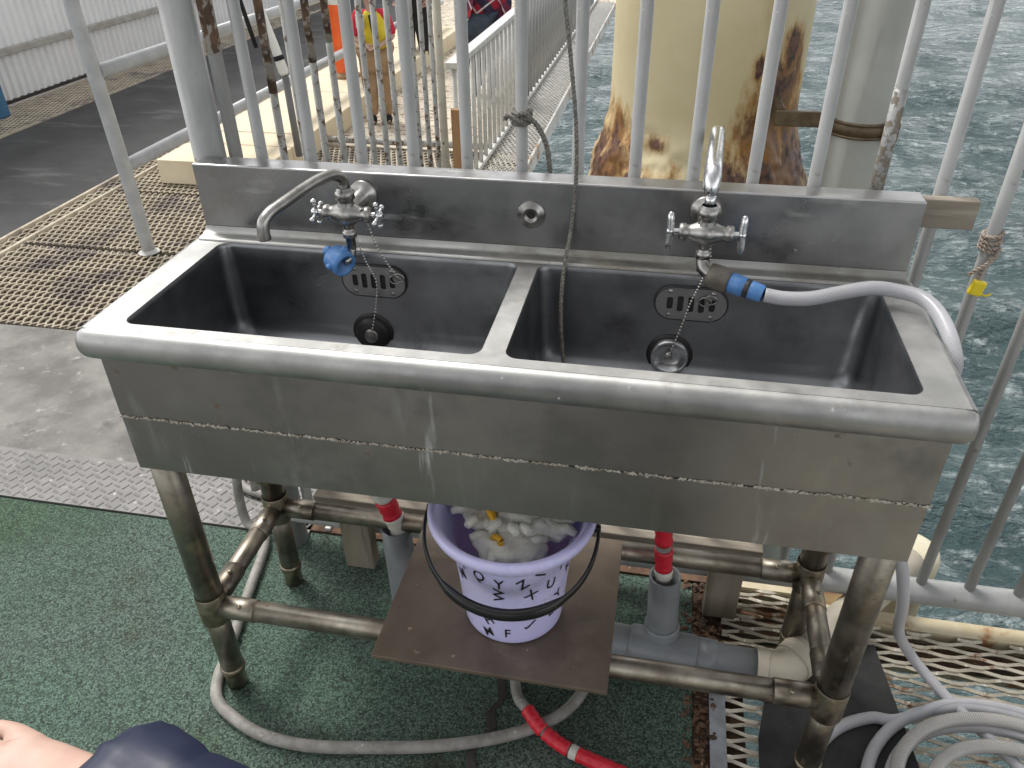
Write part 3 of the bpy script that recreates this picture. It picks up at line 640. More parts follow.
# ------------------------------------------------------------------ taps
def tap(cx, cz, cy, kind):
    bm = bmnew()
    lathe(bm, [(.010, 0), (.0225, .0), (.0235, .003), (.0215, .007), (.012, .010), (.0110, D - cy)], (cx, D - .0005, cz + .004), (0, -1, 0), 30)        # wall flange
    lathe(bm, [(.0, -.037), (.0105, -.037), (.0122, -.034), (.0122, -.028), (.0100, -.026), (.0112, -.020), (.0155, -.010), (.0190, 0), (.0155, .010), (.0112, .020), (.0100, .026), (.0122, .028), (.0122, .034), (.0105, .037), (0, .037)], (cx, cy, cz), (1, 0, 0), 24)
    lathe(bm, [(.015, -.005), (.014, .010), (.0115, .018), (.0115, .022), (.0145, .023), (.0145, .034), (.012, .036), (.010, .040)], (cx, cy, cz), (0, 0, 1), 12)
    lathe(bm, [(.013, .0), (.012, .012), (.0085, .020), (.0085, .026), (.0105, .027), (.0105, .036), (.0075, .037), (.007, .056)], (cx, cy, cz), (0, 0, -1), 16)
    t = ob('mixer_tap', bm, CHROME_OLD, sink)
    for s in (-1, 1):
        bm = bmnew(); hx = cx + s * .048
        lathe(bm, [(.0045, 0), (.0045, .012)], (cx + s * .035, cy, cz), (s, 0, 0), 12)
        if kind == 'cross':
            lathe(bm, [(0, -.004), (.006, -.004), (.007, .002), (.006, .006), (.003, .008), (0, .008)], (hx, cy, cz), (s, 0, 0), 14)
            for k in range(4):
                a = R(90 * k + 18); d = Vector((0, math.cos(a), math.sin(a)))
                tube(bm, [Vector((hx, cy, cz)) + d * .003, Vector((hx, cy, cz)) + d * .012, Vector((hx, cy, cz)) + d * .0165], [.0032, .0024, .0028], 10)
                sphere(bm, Vector((hx, cy, cz)) + d * .019, .0044, sub=2)
        else:
            lathe(bm, [(0, -.004), (.006, -.004), (.006, .004), (0, .006)], (hx, cy, cz), (s, 0, 0), 14)
            tube(bm, [(hx, cy + .004, cz + .026), (hx + s * .001, cy + .002, cz + .020), (hx, cy, cz), (hx + s * .001, cy - .002, cz - .020), (hx, cy - .004, cz - .026)], [.0025, .0050, .0058, .0050, .0025], 12, smooth_n=4)
        ob('tap_handle', bm, CHROME, t)
    return t
t1 = tap(.285, .880, .262, 'cross')
bm = bmnew()
tube(bm, [(.285, .262, .915), (.285, .262, .930), (.281, .252, .941), (.274, .232, .945), (.262, .200, .943), (.246, .142, .936), (.239, .120, .932), (.235, .108, .924), (.234, .105, .912), (.234, .105, .902)], [.0082] * 9 + [.0088], 18, smooth_n=5, caps=True)
ob('spout', bm, CHROME_OLD, t1)
bm = bmnew(); c = Vector((.270, .246, .810)); ax = Vector((.75, -.45, -.25)).normalized()
lathe(bm, [(.0165, -.016), (.0200, -.014), (.0205, .007), (.0190, .014), (.0150, .014), (.0145, -.010), (0, -.010)], c, ax, 24)
lathe(bm, [(0, .034), (.0065, .034), (.0090, .029), (.0065, .024), (.0065, .010)], c, -ax, 18)
for k in range(3):
    a = R(120 * k + 30); u = ax.orthogonal().normalized(); v = ax.cross(u); p = c + (u * math.cos(a) + v * math.sin(a)) * .0200; sphere(bm, p, .0052, sub=2)
cn1 = ob('hose_connector', bm, BLUE, t1)
bm = bmnew(); tube(bm, [(.285, .262, .826), (.284, .258, .812), (.275, .250, .806)], .0068, 14, smooth_n=3); ob('outlet', bm, CHROME_OLD, t1)
t2 = tap(.804, .884, .262, 'lever')
bm = bmnew()
tube(bm, [(.804, .262, .918), (.804, .262, .940)], .0070, 18)
tube(bm, [(.804, .262, .938), (.8035, .263, .946), (.8035, .270, .958), (.804, .283, .966), (.806, .32, .971), (.809, .37, .975), (.811, .41, .977), (.812, .428, .974), (.8125, .437, .966)], [.0072, .0105, .0120, .0118, .0112, .0106, .0104, .0100, .0088], 18, smooth_n=5)
ob('spout', bm, CHROME, t2)
bm = bmnew(); tube(bm, [(.804, .262, .85), (.804, .260, .842), (.808, .254, .834), (.816, .248, .829)], [.0085, .009, .0095, .0095], 16, smooth_n=4); ob('outlet', bm, CHROME_OLD, t2)

# hose drain tails wrapped in tape, leaving the sink underside
def tail(pts, r, seqs):
    P = cat(pts, 10); N = len(P) - 1; bm = bmnew(); tube(bm, P, r * .86, 16); o = ob('drain_hose', bm, HOSE_GREY, sink)
    for (a, b, mat, nm) in seqs:
        q = P[int(a * N):int(b * N) + 1]; bm = bmnew(); rr = [r * (1 + .06 * math.sin(i * 2.1) + .05 * math.sin(i * .9)) for i in range(len(q))]; tube(bm, q, rr, 18); ob(nm, bm, mat, o)
tail([(.266, .26, .58), (.262, .28, .42), (.262, .29, .33), (.274, .298, .26), (.290, .300, .20), (.30, .30, .12)], .0195, [(0, .52, WHITE_TAPE, 'white_tape'), (.53, .66, RED_TAPE, 'red_tape'), (.665, .83, WHITE_TAPE, 'white_tape')])
tail([(.78, .25, .58), (.787, .25, .45), (.797, .253, .36), (.803, .254, .29), (.809, .254, .22), (.812, .254, .15)], .0160, [(0, .40, WHITE_TAPE, 'white_tape'), (.41, .58, RED_TAPE, 'red_tape'), (.60, .74, RED_TAPE, 'red_tape'), (.745, .80, WHITE_TAPE, 'white_tape')])

# ------------------------------------------------------------------ standpipes and drain run
def pipe_open(bm, a, b, r, th=.004, seg=28):
    a, b = Vector(a), Vector(b); L = (b - a).length
    lathe(bm, [(r, 0), (r, L), (r - th, L), (r - th, L * .3), (0, L * .3)], a, (b - a), seg)
sp1 = thing('standpipe', (.285, .30, 0), 'short grey plastic standpipe at the left end under the sink, open top', 'pipe')
bm = bmnew(); pipe_open(bm, (.285, .30, .0), (.282, .30, .21), .0300); ob('pipe_body', bm, PVC, sp1)
bm = bmnew(); lathe(bm, [(0, 0), (.0255, 0)], (.283, .30, .12), (0, 0, 1)); ob('pipe_bore', bm, INNER, sp1)
dr = thing('drain_pipe', (.82, .254, 0), 'grey drain pipe with upright tee under the sink bending into a tan elbow', 'pipe')
yz = .0
bm = bmnew(); pipe_open(bm, (.82, .254, .05), (.812, .254, .222), .0290); ob('riser', bm, PVC, dr)
bm = bmnew(); lathe(bm, [(0, 0), (.025, 0)], (.815, .254, .16), (0, 0, 1)); ob('riser_bore', bm, INNER, dr)
bm = bmnew(); tube(bm, [(.40, .262, .038), (1.0, .226, .038)], .0335, 28); ob('drain_run', bm, PVC, dr)
bm = bmnew(); tube(bm, [(.760, .2405 , .038), (.765, .240, .038), (.885, .233, .038), (.89, .2327, .038)], [.0345, .0385, .0385, .0345], 28)
tube(bm, [(.82, .250, .04), (.8185, .254, .088), (.818, .254, .094)], [.0345, .0340, .031], 26); tube(bm, [(.885, .233, .038), (.925, .231, .038)], .0365, 26); ob('tee', bm, PVC, dr)
bm = bmnew(); tube(bm, [(.998, .226, .038), (1.018, .2255, .038), (1.022, .2255, .038), (1.040, .229, .038), (1.058, .240, .039), (1.075, .258, .041)], [.0385, .0385, .036, .036, .036, .036], 28, smooth_n=5)
tube(bm, [(1.066, .247, .040), (1.090, .274, .043)], .0385, 28); ob('elbow', bm, PVC_TAN, dr)
bm = bmnew(); tube(bm, [(1.07, .252, .041), (1.33, .53, .072)], .0335, 28); ob('outlet_pipe', bm, PVC_TAN, dr)

# ------------------------------------------------------------------ board, bucket, gloves
bd = ob('metal_board', (lambda b: (box(b, (.350, -.028, .2425), (.730, .300, .2505), bev=.001), b)[1])(bmnew()), BOARD, origin=(.54, .13, .2425))
tagp(bd, 'square brown stained board lying across the lower pipes under the bucket', 'board')
BC = Vector((.558, .112, .2515))
bk = thing('bucket', BC, 'lilac plastic bucket printed with black letters, holding cotton gloves', 'bucket')
bm = bmnew(); BH = .196
prof = [(0, .004), (.074, .004), (.079, .0), (.083, .004), (.084, .010), (.0985, .148), (.099, .150), (.110, .160), (.121, .170), (.1305, .180), (.134, .187), (.134, .192), (.131, .196), (.124, .197), (.119, .193), (.110, .176), (.097, .160), (.094, .148), (.080, .012), (0, .009)]
ZS = 1.17; prof = [(a * .985, b * ZS) for a, b in prof]; lathe(bm, prof, BC, (0, 0, 1), 64); ob('bucket_body', bm, LILAC, bk)
def handle_pt(t):   # strap from ear to ear, hanging forward
    a = PI * t; X = -math.cos(a) * .136; s = math.sin(a); return BC + Vector((X + .006 * s, -.004 - .140 * s ** .8, .203 - .056 * s ** 1.1))
bm = bmnew(); N = 60; prev = None
P = [handle_pt(i / N) for i in range(N + 1)]; F = frames(P)
ringsH = []
for i, (p, (T, u, v)) in enumerate(zip(P, F)):
    t = i / N; g = max(0, 1 - abs((t - .5) / .24) ** 6) if abs(t - .5) < .24 else 0
    out_ = (p - BC); out_.z = 0; out_.normalize(); upv = T.cross(out_).normalized()
    if upv.z < 0: upv = -upv
    hw = .0070 + .0040 * g; th = .0030 + .0045 * g
    ringsH.append([bm.verts.new(p + upv * hw * math.cos(b) + out_ * th * math.sin(b)) for b in [2 * PI * k / 12 for k in range(12)]])
for a, b in zip(ringsH, ringsH[1:]):
    for k in range(12): f = bm.faces.new((a[k], a[(k + 1) % 12], b[(k + 1) % 12], b[k])); f.smooth = True
bm.faces.new(ringsH[0]); bm.faces.new(ringsH[-1])
hd = ob('bucket_handle', bm, BLACK_GLOSS, bk)
bm = bmnew()
for i in range(15, 46):
    t = i / N
    if abs(t - .5) < .22 and i % 2 == 0:
        p = P[i]; T = F[i][0]; out_ = (p - BC); out_.z = 0; out_.normalize(); upv = T.cross(out_).normalized(); upv = upv if upv.z > 0 else -upv
        tube(bm, [p + upv * .0085 + out_ * .001, p + out_ * .0066 + upv * .001, p - upv * .0085 + out_ * .001], .0011, 6)
ob('grip_rib', bm, BLACK, hd)
for s in (-1, 1): bm = bmnew(); lathe(bm, [(0, .006), (.006, .005), (.007, 0), (.007, -.006)], BC + Vector((s * .133, -.002, .205)), (s, 0, 0), 14); ob('handle_ear', bm, BLACK_GLOSS, bk)
def surf(theta, z, off=.0007, inside=False):
    r = .084 + (.0985 - .084) * (z - .010) / .138
    if inside: r = .080 + (.094 - .080) * (z - .012) / .136; off = -.0008
    r = r * .985 + off; return BC + Vector((r * math.sin(theta), -r * math.cos(theta), z * 1.17))
def letter(bm, ch, th_deg, z, size, rot, inside=False):
    cu = bpy.data.curves.new('t', 'FONT'); cu.body = ch; cu.size = size * 1.62; cu.align_x = 'CENTER'; cu.align_y = 'CENTER'; cu.extrude = .0; cu.offset = .0003
    o = bpy.data.objects.new('t', cu); COL.objects.link(o); dg = bpy.context.evaluated_depsgraph_get(); me = bpy.data.meshes.new_from_object(o.evaluated_get(dg))
    b2 = bmesh.new(); b2.from_mesh(me); bmesh.ops.subdivide_edges(b2, edges=b2.edges[:], cuts=1)
    ca, sa = math.cos(R(rot)), math.sin(R(rot)); mp = {}
    for v in b2.verts:
        x, y = v.co.x * ca - v.co.y * sa, v.co.x * sa + v.co.y * ca
        if inside: x = -x
        mp[v.index] = bm.verts.new(surf(R(th_deg) + x / .092, z + y, inside=inside))
    for f in b2.faces:
        try: bm.faces.new([mp[v.index] for v in f.verts])
        except ValueError: pass
    b2.free(); bpy.data.objects.remove(o); bpy.data.curves.remove(cu); bpy.data.meshes.remove(me)
bm = bmnew()
for ch, th, z, rot in [('Y', -42, .139, 25), ('Q', -22, .137, -25), ('Y', -2, .131, 0), ('Z', 20, .132, 30), ('I', 37, .144, 70), ('I', 62, .139, -20), ('M', -46, .115, 30), ('W', -2, .110, 90), ('X', 28, .108, -30), ('U', 49, .115, -8), ('K', 76, .118, 20),
                       ('Y', 62, .080, 30), ('C', -66, .09, 0), ('N', -40, .054, -60), ('H', -16, .048, 30), ('J', 30, .044, -45), ('E', 54, .050, 5), ('M', -18, .020, 20), ('F', 4, .026, 0), ('B', 84, .03, 60), ('V', 96, .06, 0), ('R', -86, .05, 30), ('S', -95, .12, 10), ('A', 105, .12, 40), ('L', 120, .07, 0), ('D', -125, .08, 20), ('K', 150, .12, 0), ('T', 180, .06, 70), ('E', -155, .12, 0)]:
    bm = bmnew(); letter(bm, ch, th, z, .0155, rot); ob('printed_letter', bm, LETTER, bk)
bm = bmnew()
for ch, th, z, rot in [('Y', -155, .128, 10), ('X', 178, .126, 20), ('K', -140, .10, 30), ('Y', -120, .12, 0), ('K', 130, .12, 0), ('Z', 150, .10, 30)]: 
    bm = bmnew(); letter(bm, ch, th, z, .0155, rot, True); ob('printed_letter', bm, LETTER, bk)
def glove(loc, label, cuffs, seed, s=1.):
    rnd = random.Random(seed); g = thing('work_glove', loc, label, 'glove', 'cotton work gloves in the bucket'); L = Vector(loc); bm = bmnew()
    vs_ = sphere(bm, L, .038 * s, (1.25, .9, .55), 4)
    for v in vs_:
        d = v.co - L; nn = noise.noise(v.co * 38 + Vector((seed, 0, 0))) * .011 + noise.noise(v.co * 85) * .006; v.co += d.normalized() * nn
    for k in range(4):
        a = R(rnd.uniform(0, 360)); b = L + Vector((math.cos(a) * .03, math.sin(a) * .022, .006)); e = b + Vector((math.cos(a + .4) * .03, math.sin(a + .5) * .026, rnd.uniform(-.002, .012)))
        tube(bm, [L + Vector((0, 0, .008)), b, (b + e) / 2 + Vector((0, 0, .006)), e], [.012, .0105, .009, .0055], 10, smooth_n=4)
    ob('glove_body', bm, GLOVE, g)
    for (p, rad, ax) in cuffs:
        bm = bmnew(); P = []
        for k in range(17):
            a = 2 * PI * k / 16; u = Vector(ax).orthogonal().normalized(); v = Vector(ax).normalized().cross(u); P.append(Vector(p) + u * math.cos(a) * rad + v * math.sin(a) * rad * .7)
        tube(bm, P, .0048, 8, caps=False); ob('glove_cuff', bm, GLOVE_CUFF, g)
glove((0.520, 0.112, 0.452), 'white cotton glove with folded yellow cuff at the left inside the bucket', [((.530, .090, .478), .013, (1, .4, .5)), ((.546, .052, .462), .010, (.6, 1, .2))], 1, .8)
glove((0.565, 0.105, 0.455), 'crumpled white cotton glove in the middle of the bucket', [], 5, 1.)
glove((0.607, 0.110, 0.450), 'yellowish white cotton glove at the right inside the bucket', [], 9, .9)
glove((0.56, 0.068, 0.436), 'dim cotton glove underneath the other gloves in the bucket', [], 12, 1.2)

# ------------------------------------------------------------------ low timber bench below the sink
tb = thing('timber_bench', (.5, .42, 0), 'low weathered timber rail on short square posts behind the sink legs', 'bench')
bm = bmnew(); box(bm, (.07, .375, .146), (1.0, .40, .192), bev=.003); ob('plank', bm, TIMBER_OLD, tb)
for x0 in (.125, .905):
    bm = bmnew(); box(bm, (x0, .365, .001), (x0 + .066, .40, .1455), bev=.003); ob('post', bm, TIMBER_POST, tb)
wp = thing('wooden_spacer', (.9, .40, .88), 'weathered wooden plank end sticking out behind the backsplash', 'plank')
bm = bmnew(); box(bm, (.62, .3845, .862), (1.182, .404, .905), bev=.002); ob('plank', bm, TIMBER_OLD, wp)

# ------------------------------------------------------------------ near railing
RY = .425; SP = .0885
rl = thing('railing', (.6, RY, 0), 'grey painted vertical bar railing directly behind the sink above the sea', 'railing')
def bar(bm, x, y, z0, z1, r): tube(bm, [(x, y, z0), (x, y, z1)], r, 14)
bm = bmnew(); bar(bm, .076, RY, .095, 1.26, .0095); b0 = ob('baluster', bm, GALV, rl)
for k in range(1, 24):
    if k == 11: continue
    c = copyc(b0, rl, (SP * k, 0, 0))
bm = bmnew(); x = .076 + SP * 11; bar(bm, x, RY, .095, 1.26, .0095); bpeel = ob('baluster', bm, GALV, rl)
bm = bmnew(); bar(bm, x, RY, .80, 1.045, .0099); ob('peeled_patch', bm, GALV_PEEL, bpeel)
bm = bmnew(); tube(bm, [(-.02, RY, .093), (2.4, RY, .093)], .0260, 22); ob('bottom_rail', bm, GALV, rl)
bm = bmnew(); tube(bm, [(-.03, RY, 1.27), (2.4, RY, 1.27)], .024, 22); ob('top_rail', bm, GALV, rl)
bm = bmnew(); bar(bm, -.020, RY, -.02, 1.29, .0265); ob('end_post', bm, GALV, rl)
bm = bmnew(); box(bm, (.012, RY + .006, .07), (.018, RY + .04, 1.26)); fb_ = ob('flat_bar', bm, GALV, rl)
bm = bmnew(); box(bm, (.0112, RY + .0055, 1.062), (.0188, RY + .0405, 1.255)); ob('rusted_section', bm, RUSTED, fb_)
# side railing running away from the corner, scaled rusty bars
FA = thing('side_railing', (.06, 1.0, 0), 'rust-speckled vertical bar railing running away from the corner post', 'railing')
bm = bmnew(); bar(bm, .067, .52, .08, 1.30, .0070); b1 = ob('baluster', bm, RUSTBAR, FA)
for k in range(1, 12):
    c = copyc(b1, FA, (0, SP * k, 0))
    if k in (2, 3):
        bm = bmnew(); bar(bm, .067, .52 + SP * k, (1.0, 1.02)[k - 2], 1.29, .0074); ob('rusted_section', bm, RUSTED, c)
bm = bmnew(); bar(bm, .067, .52, .985, 1.29, .0074); ob('rusted_section', bm, RUSTED, b1)
bm = bmnew(); bar(bm, .062, 1.585, .0, 1.33, .0125); ob('end_post', bm, M('stained_post', (.5, .47, .38), (.42, .38, .3), 14, .6, .1, 0, .3, 90, .002, layers=[((.16, .08, .04), 26, .58, .66, .9, 0)]), FA)
bm = bmnew(); tube(bm, [(.067, .45, 1.31), (.067, 1.6, 1.31)], .016); ob('top_rail', bm, RUSTBAR, FA)
bm = bmnew(); tube(bm, [(.067, .45, .08), (.067, 1.6, .08)], .016); ob('bottom_rail', bm, RUSTBAR, FA)
# far white railing along the deck edge
FB = thing('deck_edge_railing', (-.19, 4, 0), 'white painted railing with flat top rail along the far deck edge', 'railing')
XB = -.185
bm = bmnew(); box(bm, (XB - .028, 2.62, .585), (XB + .028, 4.30, .612), bev=.004); ob('top_rail', bm, WHITE_RAIL, FB)
bm = bmnew(); box(bm, (XB - .028, 4.42, .70), (XB + .028, 9.2, .73), bev=.004); ob('top_rail', bm, WHITE_RAIL, FB)
bm = bmnew(); bar(bm, XB, 2.66, .03, .59, .011); b2 = ob('baluster', bm, WHITE_RAIL, FB)
for k in range(1, 15): copyc(b2, FB, (0, .112 * k, 0))
bm = bmnew(); bar(bm, XB, 4.50, .03, .70, .011); b3 = ob('baluster', bm, GALV, FB)
for k in range(1, 34): copyc(b3, FB, (0, .125 * k, 0))
for y in (4.36, 6.6): 
    bm = bmnew(); bar(bm, XB, y, .0, .74, .024); ob('post', bm, GALV, FB)
bm = bmnew(); box(bm, (XB - .014, 2.6, .015), (XB + .014, 9.2, .035)); ob('bottom_rail', bm, WHITE_RAIL, FB)
st = ob('wooden_stick', (lambda b: (box(b, (-.150, 2.44, 0.001), (-.100, 2.47, .465), bev=.003), b)[1])(bmnew()), STICK, origin=(-.125, 2.455, 0))
tagp(st, 'square brown wooden stick tied upright beside the rust-stained post', 'stake')

# walkway handrail on the left
HR = thing('handrail', (-1.3, 2.5, 0), 'grey tubular handrail with two lower rails beside the rubber walkway', 'railing')
bm = bmnew(); tube(bm, [(-1.300, 1.86, .0), (-1.302, 1.86, .3), (-1.315, 1.86, .75), (-1.325, 1.862, .90), (-1.325, 1.875, .955), (-1.325, 1.92, .99), (-1.325, 2.0, 1.0), (-1.325, 6.5, 1.0)], .0262, 20, smooth_n=4); ob('post', bm, GREY_RAIL, HR)
for z, dz in ((.353, -.04), (.70, -.04)):
    bm = bmnew(); tube(bm, [(-1.305, 1.87, z), (-1.305, 6.5, z + dz)], .0255, 20); ob('lower_rail', bm, GREY_RAIL, HR)
bm = bmnew(); lathe(bm, [(.0262, .012), (.030, .006), (.036, .002), (.042, 0)], (-1.3, 1.86, .003)); ob('weld_foot', bm, WHITE_RAIL, HR)
# timber platform
TP = thing('timber_platform', (-1.4, 4, 0), 'low platform of fresh pale timber boards beside the rubber walkway', 'platform')
yy = 2.635; rnd = random.Random(11)
for i in range(9):
    L_ = (.30, .22, .42, .5, .45, .5, .5, .5, .5)[i]
    bm = bmnew(); box(bm, (-1.715 + .006 * i, yy, .002), (-1.13, yy + L_ - .008, .120 + rnd.uniform(-.002, .002)), bev=.003); ob('board', bm, TIMBER_NEW, TP); yy += L_
# corrugated wall
WL = thing('corrugated_wall', (-3.65, 6, 0), 'white corrugated metal wall with a grey horizontal girt across the walkway', 'wall')
V = []; Fs = []; xs2 = []; y = 2.0; per = .0690
while y < 14:
    for dy, dx in ((0, 0), (.014, 0), (.024, .018), (.044, .018), (.054, 0)):
        xs2.append((y + dy, dx))
    y += per
for i, (yy_, dx) in enumerate(xs2): V += [(-3.66 + dx, yy_, .02), (-3.66 + dx, yy_, 3.0)]
for i in range(len(xs2) - 1): Fs.append((2 * i, 2 * i + 2, 2 * i + 3, 2 * i + 1))
n0 = len(V)
for i, (yy_, dx) in enumerate(xs2): V += [(-3.663 + dx, yy_, .02), (-3.663 + dx, yy_, 3.0)]
for i in range(len(xs2) - 1): Fs.append((n0 + 2 * i, n0 + 2 * i + 1, n0 + 2 * i + 3, n0 + 2 * i + 2))
mesh_from('sheet', V, Fs, WALLP, WL, smooth=False)
bm = bmnew(); box(bm, (-3.635, 2, .292), (-3.600, 14, .335), bev=.004); ob('girt', bm, GIRT, WL)
bm = bmnew(); box(bm, (-3.67, 2, .0), (-3.63, 14, .018)); ob('sill', bm, DARK, WL)
bb = thing('blue_box', (-3.55, 3.3, 0), 'blue box standing against the corrugated wall at the picture edge', 'box')
bm = bmnew(); box(bm, (-3.86 + .26, 2.95, .001), (-3.40, 3.66, .40), bev=.01); ob('box_body', bm, BLUEBOX, bb)
bm = bmnew(); box(bm, (-3.607, 2.94, .4005), (-3.39, 3.67, .43), bev=.008); ob('lid', bm, BLUEBOX, bb)

# delineator and pole on the platform
DP = thing('delineator_post', (-1.42, 4.42, .12), 'orange traffic post with white band standing on the pale timber', 'traffic post')
bm = bmnew(); lathe(bm, [(0, 0), (.10, 0), (.10, .012), (.06, .03), (.05, .035)], (-1.44, 4.5, .123)); ob('base', bm, KHAKI, DP)
bm = bmnew(); lathe(bm, [(.062, .03), (.066, .06), (.066, .46), (.066, .95), (.05, .98), (0, .99)], (-1.44, 4.5, .123)); ob('post_body', bm, ORANGE, DP)
bm = bmnew(); lathe(bm, [(.0675, 0), (.0675, .12)], (-1.44, 4.5, .57 + .0)); ob('reflective_band', bm, WHITEP, DP)
PL = thing('leaning_pole', (-1.03, 2.8, .12), 'grey pole with white sleeve leaning behind the railing bars', 'pole')
bm = bmnew(); tube(bm, [(-1.03, 2.79, .122), (-1.04, 2.8, .50)], .0165); ob('shaft', bm, M('dark_grey_plastic', (.15, .15, .15), rough=.5), PL)
bm = bmnew(); tube(bm, [(-1.04, 2.8, .50), (-1.045, 2.8, .515), (-1.07, 2.8, .63), (-1.115, 2.8, .83), (-1.2, 2.8, 1.2)], [.016, .024, .020, .012, .008]); ob('sleeve', bm, WHITEP, PL)
bm = bmnew(); tube(bm, [(-1.055, 2.8, .565), (-1.06, 2.8, .585)], .0246); tube(bm, [(-1.15, 2.78, .62), (-1.19, 2.78, .83), (-1.25, 2.78, 1.1)], .010); ob('black_band_and_shade_line', bm, BLACKC, PL)  # band, plus a black tube standing in for the shade line beside the pole

# ------------------------------------------------------------------ pile and pipes in the water
PI_ = thing('pier_pile', (.84, 2, -3.4), 'large cream painted steel pile with rust patches behind the railing', 'pile')
bm = bmnew(); prof = []
for z in [-3.6, -1.0, 0, .2, .3, .38, .44, .48, .51, .54, .57, .6, .66, .8, 1, 1.3, 3.2]:
    r_ = .305 if z > .62 else .305 + (.62 - z) * .28 * (1 if z > .3 else 0) + (.09 if z <= .3 else 0); prof.append((r_, z))
lathe(bm, prof, (.845, 2.0, 0), (0, 0, 1), 96)
bmesh.ops.subdivide_edges(bm, edges=[e for e in bm.edges if all(0.15 < v.co.z < .75 for v in e.verts)], cuts=3, use_grid_fill=True)
for v in bm.verts:
    if v.co.z < .62 and v.co.z > -.5:
        d = Vector((v.co.x - .845, v.co.y - 2, 0)).normalized(); k = min(1, (.62 - v.co.z) / .1); v.co += d * (noise.noise(v.co * 9) * .022 + noise.noise(v.co * 30) * .008) * k
ob('pile_shaft', bm, PILE, PI_)
GP = thing('service_pipe', (1.27, 1.6, -3), 'tall grey-green vertical pipe strapped to the pile with a brown clamp', 'pipe')
bm = bmnew(); tube(bm, [(1.27, 1.60, -3.4), (1.27, 1.60, 3.2)], .080, 40); ob('pipe_body', bm, PVC_BIG, GP)
bm = bmnew()
for dz, rr2, h_ in ((0, .083, .038), (-.002, .087, .007), (.034, .087, .007)): lathe(bm, [(.0800, 0), (rr2, .0005), (rr2, h_ - .0005), (.0800, h_)], (1.27, 1.60, .668 + dz), (0, 0, 1), 40)
box(bm, (1.332, 1.515, .664), (1.355, 1.545, .716), bev=.003); ob('clamp', bm, BROWN_STAIN, GP)
bm = bmnew(); box(bm, (1.04, 1.605, .672), (1.20, 1.625, .715), bev=.003); box(bm, (1.04, 1.626, .668), (1.065, 1.80, .719), bev=.003); ob('strut', bm, BROWN_STAIN, GP)
CP = thing('capped_pipe', (1.385, .62, -1), 'cream domed pipe end with dark ring just beyond the bottom rail', 'pipe')
bm = bmnew(); lathe(bm, [(.056, -2.4), (.056, -.07)], (1.375, .64, 0), (0, 0, 1), 32); ob('pipe_body', bm, CREAM_BEAM, CP)
bm = bmnew(); lathe(bm, [(.058, -.07), (.0615, -.068), (.0615, -.012), (.057, .004), (.045, .014), (.02, .020), (0, .0205)], (1.375, .64, 0), (0, 0, 1), 32); ob('cap', bm, M('cream_cap', (.64, .60, .46), (.56, .52, .38), 8, .5), CP)
bm = bmnew(); lathe(bm, [(.0575, -.094), (.0625, -.093), (.0625, -.074), (.0575, -.073)], (1.375, .64, 0), (0, 0, 1), 32); ob('dark_ring', bm, BLACK, CP)

# ------------------------------------------------------------------ hoses
def braided(name, pts, r, mat, label, cat_, group=None, n=8):
    P = cat(pts, n); bm = bmnew(); tube(bm, P, r, 16); c = sum(P, Vector()) / len(P); o = ob(name, bm, mat, origin=(c.x, c.y, min(p.z for p in P))); return tagp(o, label, cat_, group)
ch = thing('braided_hose', (1.09, .25, 0), 'clear braided hose from the right tap over the sink corner down to the coil', 'hose')
P = [(.889, .222, .817), (.915, .220, .815), (.95, .222, .817), (.99, .236, .822), (1.03, .248, .826), (1.065, .252, .822), (1.092, .238, .821), (1.108, .205, .814), (1.118, .165, .795), (1.124, .15, .765), (1.125, .18, .70), (1.125, .235, .62), (1.128, .265, .54), (1.140, .25, .46), (1.16, .22, .40), (1.178, .205, .35), (1.20, .215, .27), (1.225, .25, .17), (1.262, .285, .09), (1.30, .275, .045), (1.345, .225, .026), (1.40, .15, .024), (1.46, .06, .024), (1.50, -.04, .024)]
bm = bmnew(); tube(bm, cat(P, 10), .0098, 18); ob('hose_body', bm, HOSE, ch)
ax = (Vector((.889, .222, .817)) - Vector((.8165, .2475, .829))).normalized()
bm = bmnew(); lathe(bm, [(.010, -.004), (.0165, -.003), (.0175, .004), (.0175, .022), (.0155, .026), (.013, .027)], Vector((.8175, .247, .829)), ax, 24); ob('tap_coupling', bm, BROWN_PLASTIC, ch)
bm = bmnew(); c0 = Vector((.8175, .247, .829)) + ax * .027
lathe(bm, [(.0125, 0), (.0140, .001), (.0145, .020), (.0130, .022)], c0, ax, 24); lathe(bm, [(.0125, .029), (.0130, .030), (.0120, .046), (.0105, .048)], c0, ax, 24); ob('blue_connector', bm, BLUE, ch)
bm = bmnew(); lathe(bm, [(.0115, .021), (.0132, .022), (.0132, .029), (.0115, .030)], c0, ax, 24); ob('black_ring', bm, BLACK, ch)
def coil(cx, cy, r0, wob, turns, z0, seed, a0=0, dr_=1, r1=None):
    rnd = random.Random(seed); pts = []; n = int(turns * 12)
    ph = rnd.uniform(0, 6)
    for i in range(n + 1):
        a = a0 + dr_ * 2 * PI * i / 12; rr = r0 + ((r1 - r0) * i / n if r1 else 0) + wob * math.sin(a * .37 + ph) + wob * .5 * math.sin(a * .21 + 1 + ph)
        pts.append((cx + math.cos(a) * rr * 1.05 + .01 * math.sin(i * .5 + ph), cy + math.sin(a) * rr * .95, z0 + .006 * math.sin(a * .5 + ph) + i * .0006))
    return pts
braided('coiled_hose', [(1.075, .035, .02), (1.095, .09, .015), (1.14, .142, .014), (1.20, .172, .016)] + coil(1.395, .012, .218, .008, 1.4, .021, 3, a0=R(132), dr_=-1), .0105, HOSE, 'clear hose lying in wide loops on the grating at the lower right', 'hose', n=6)
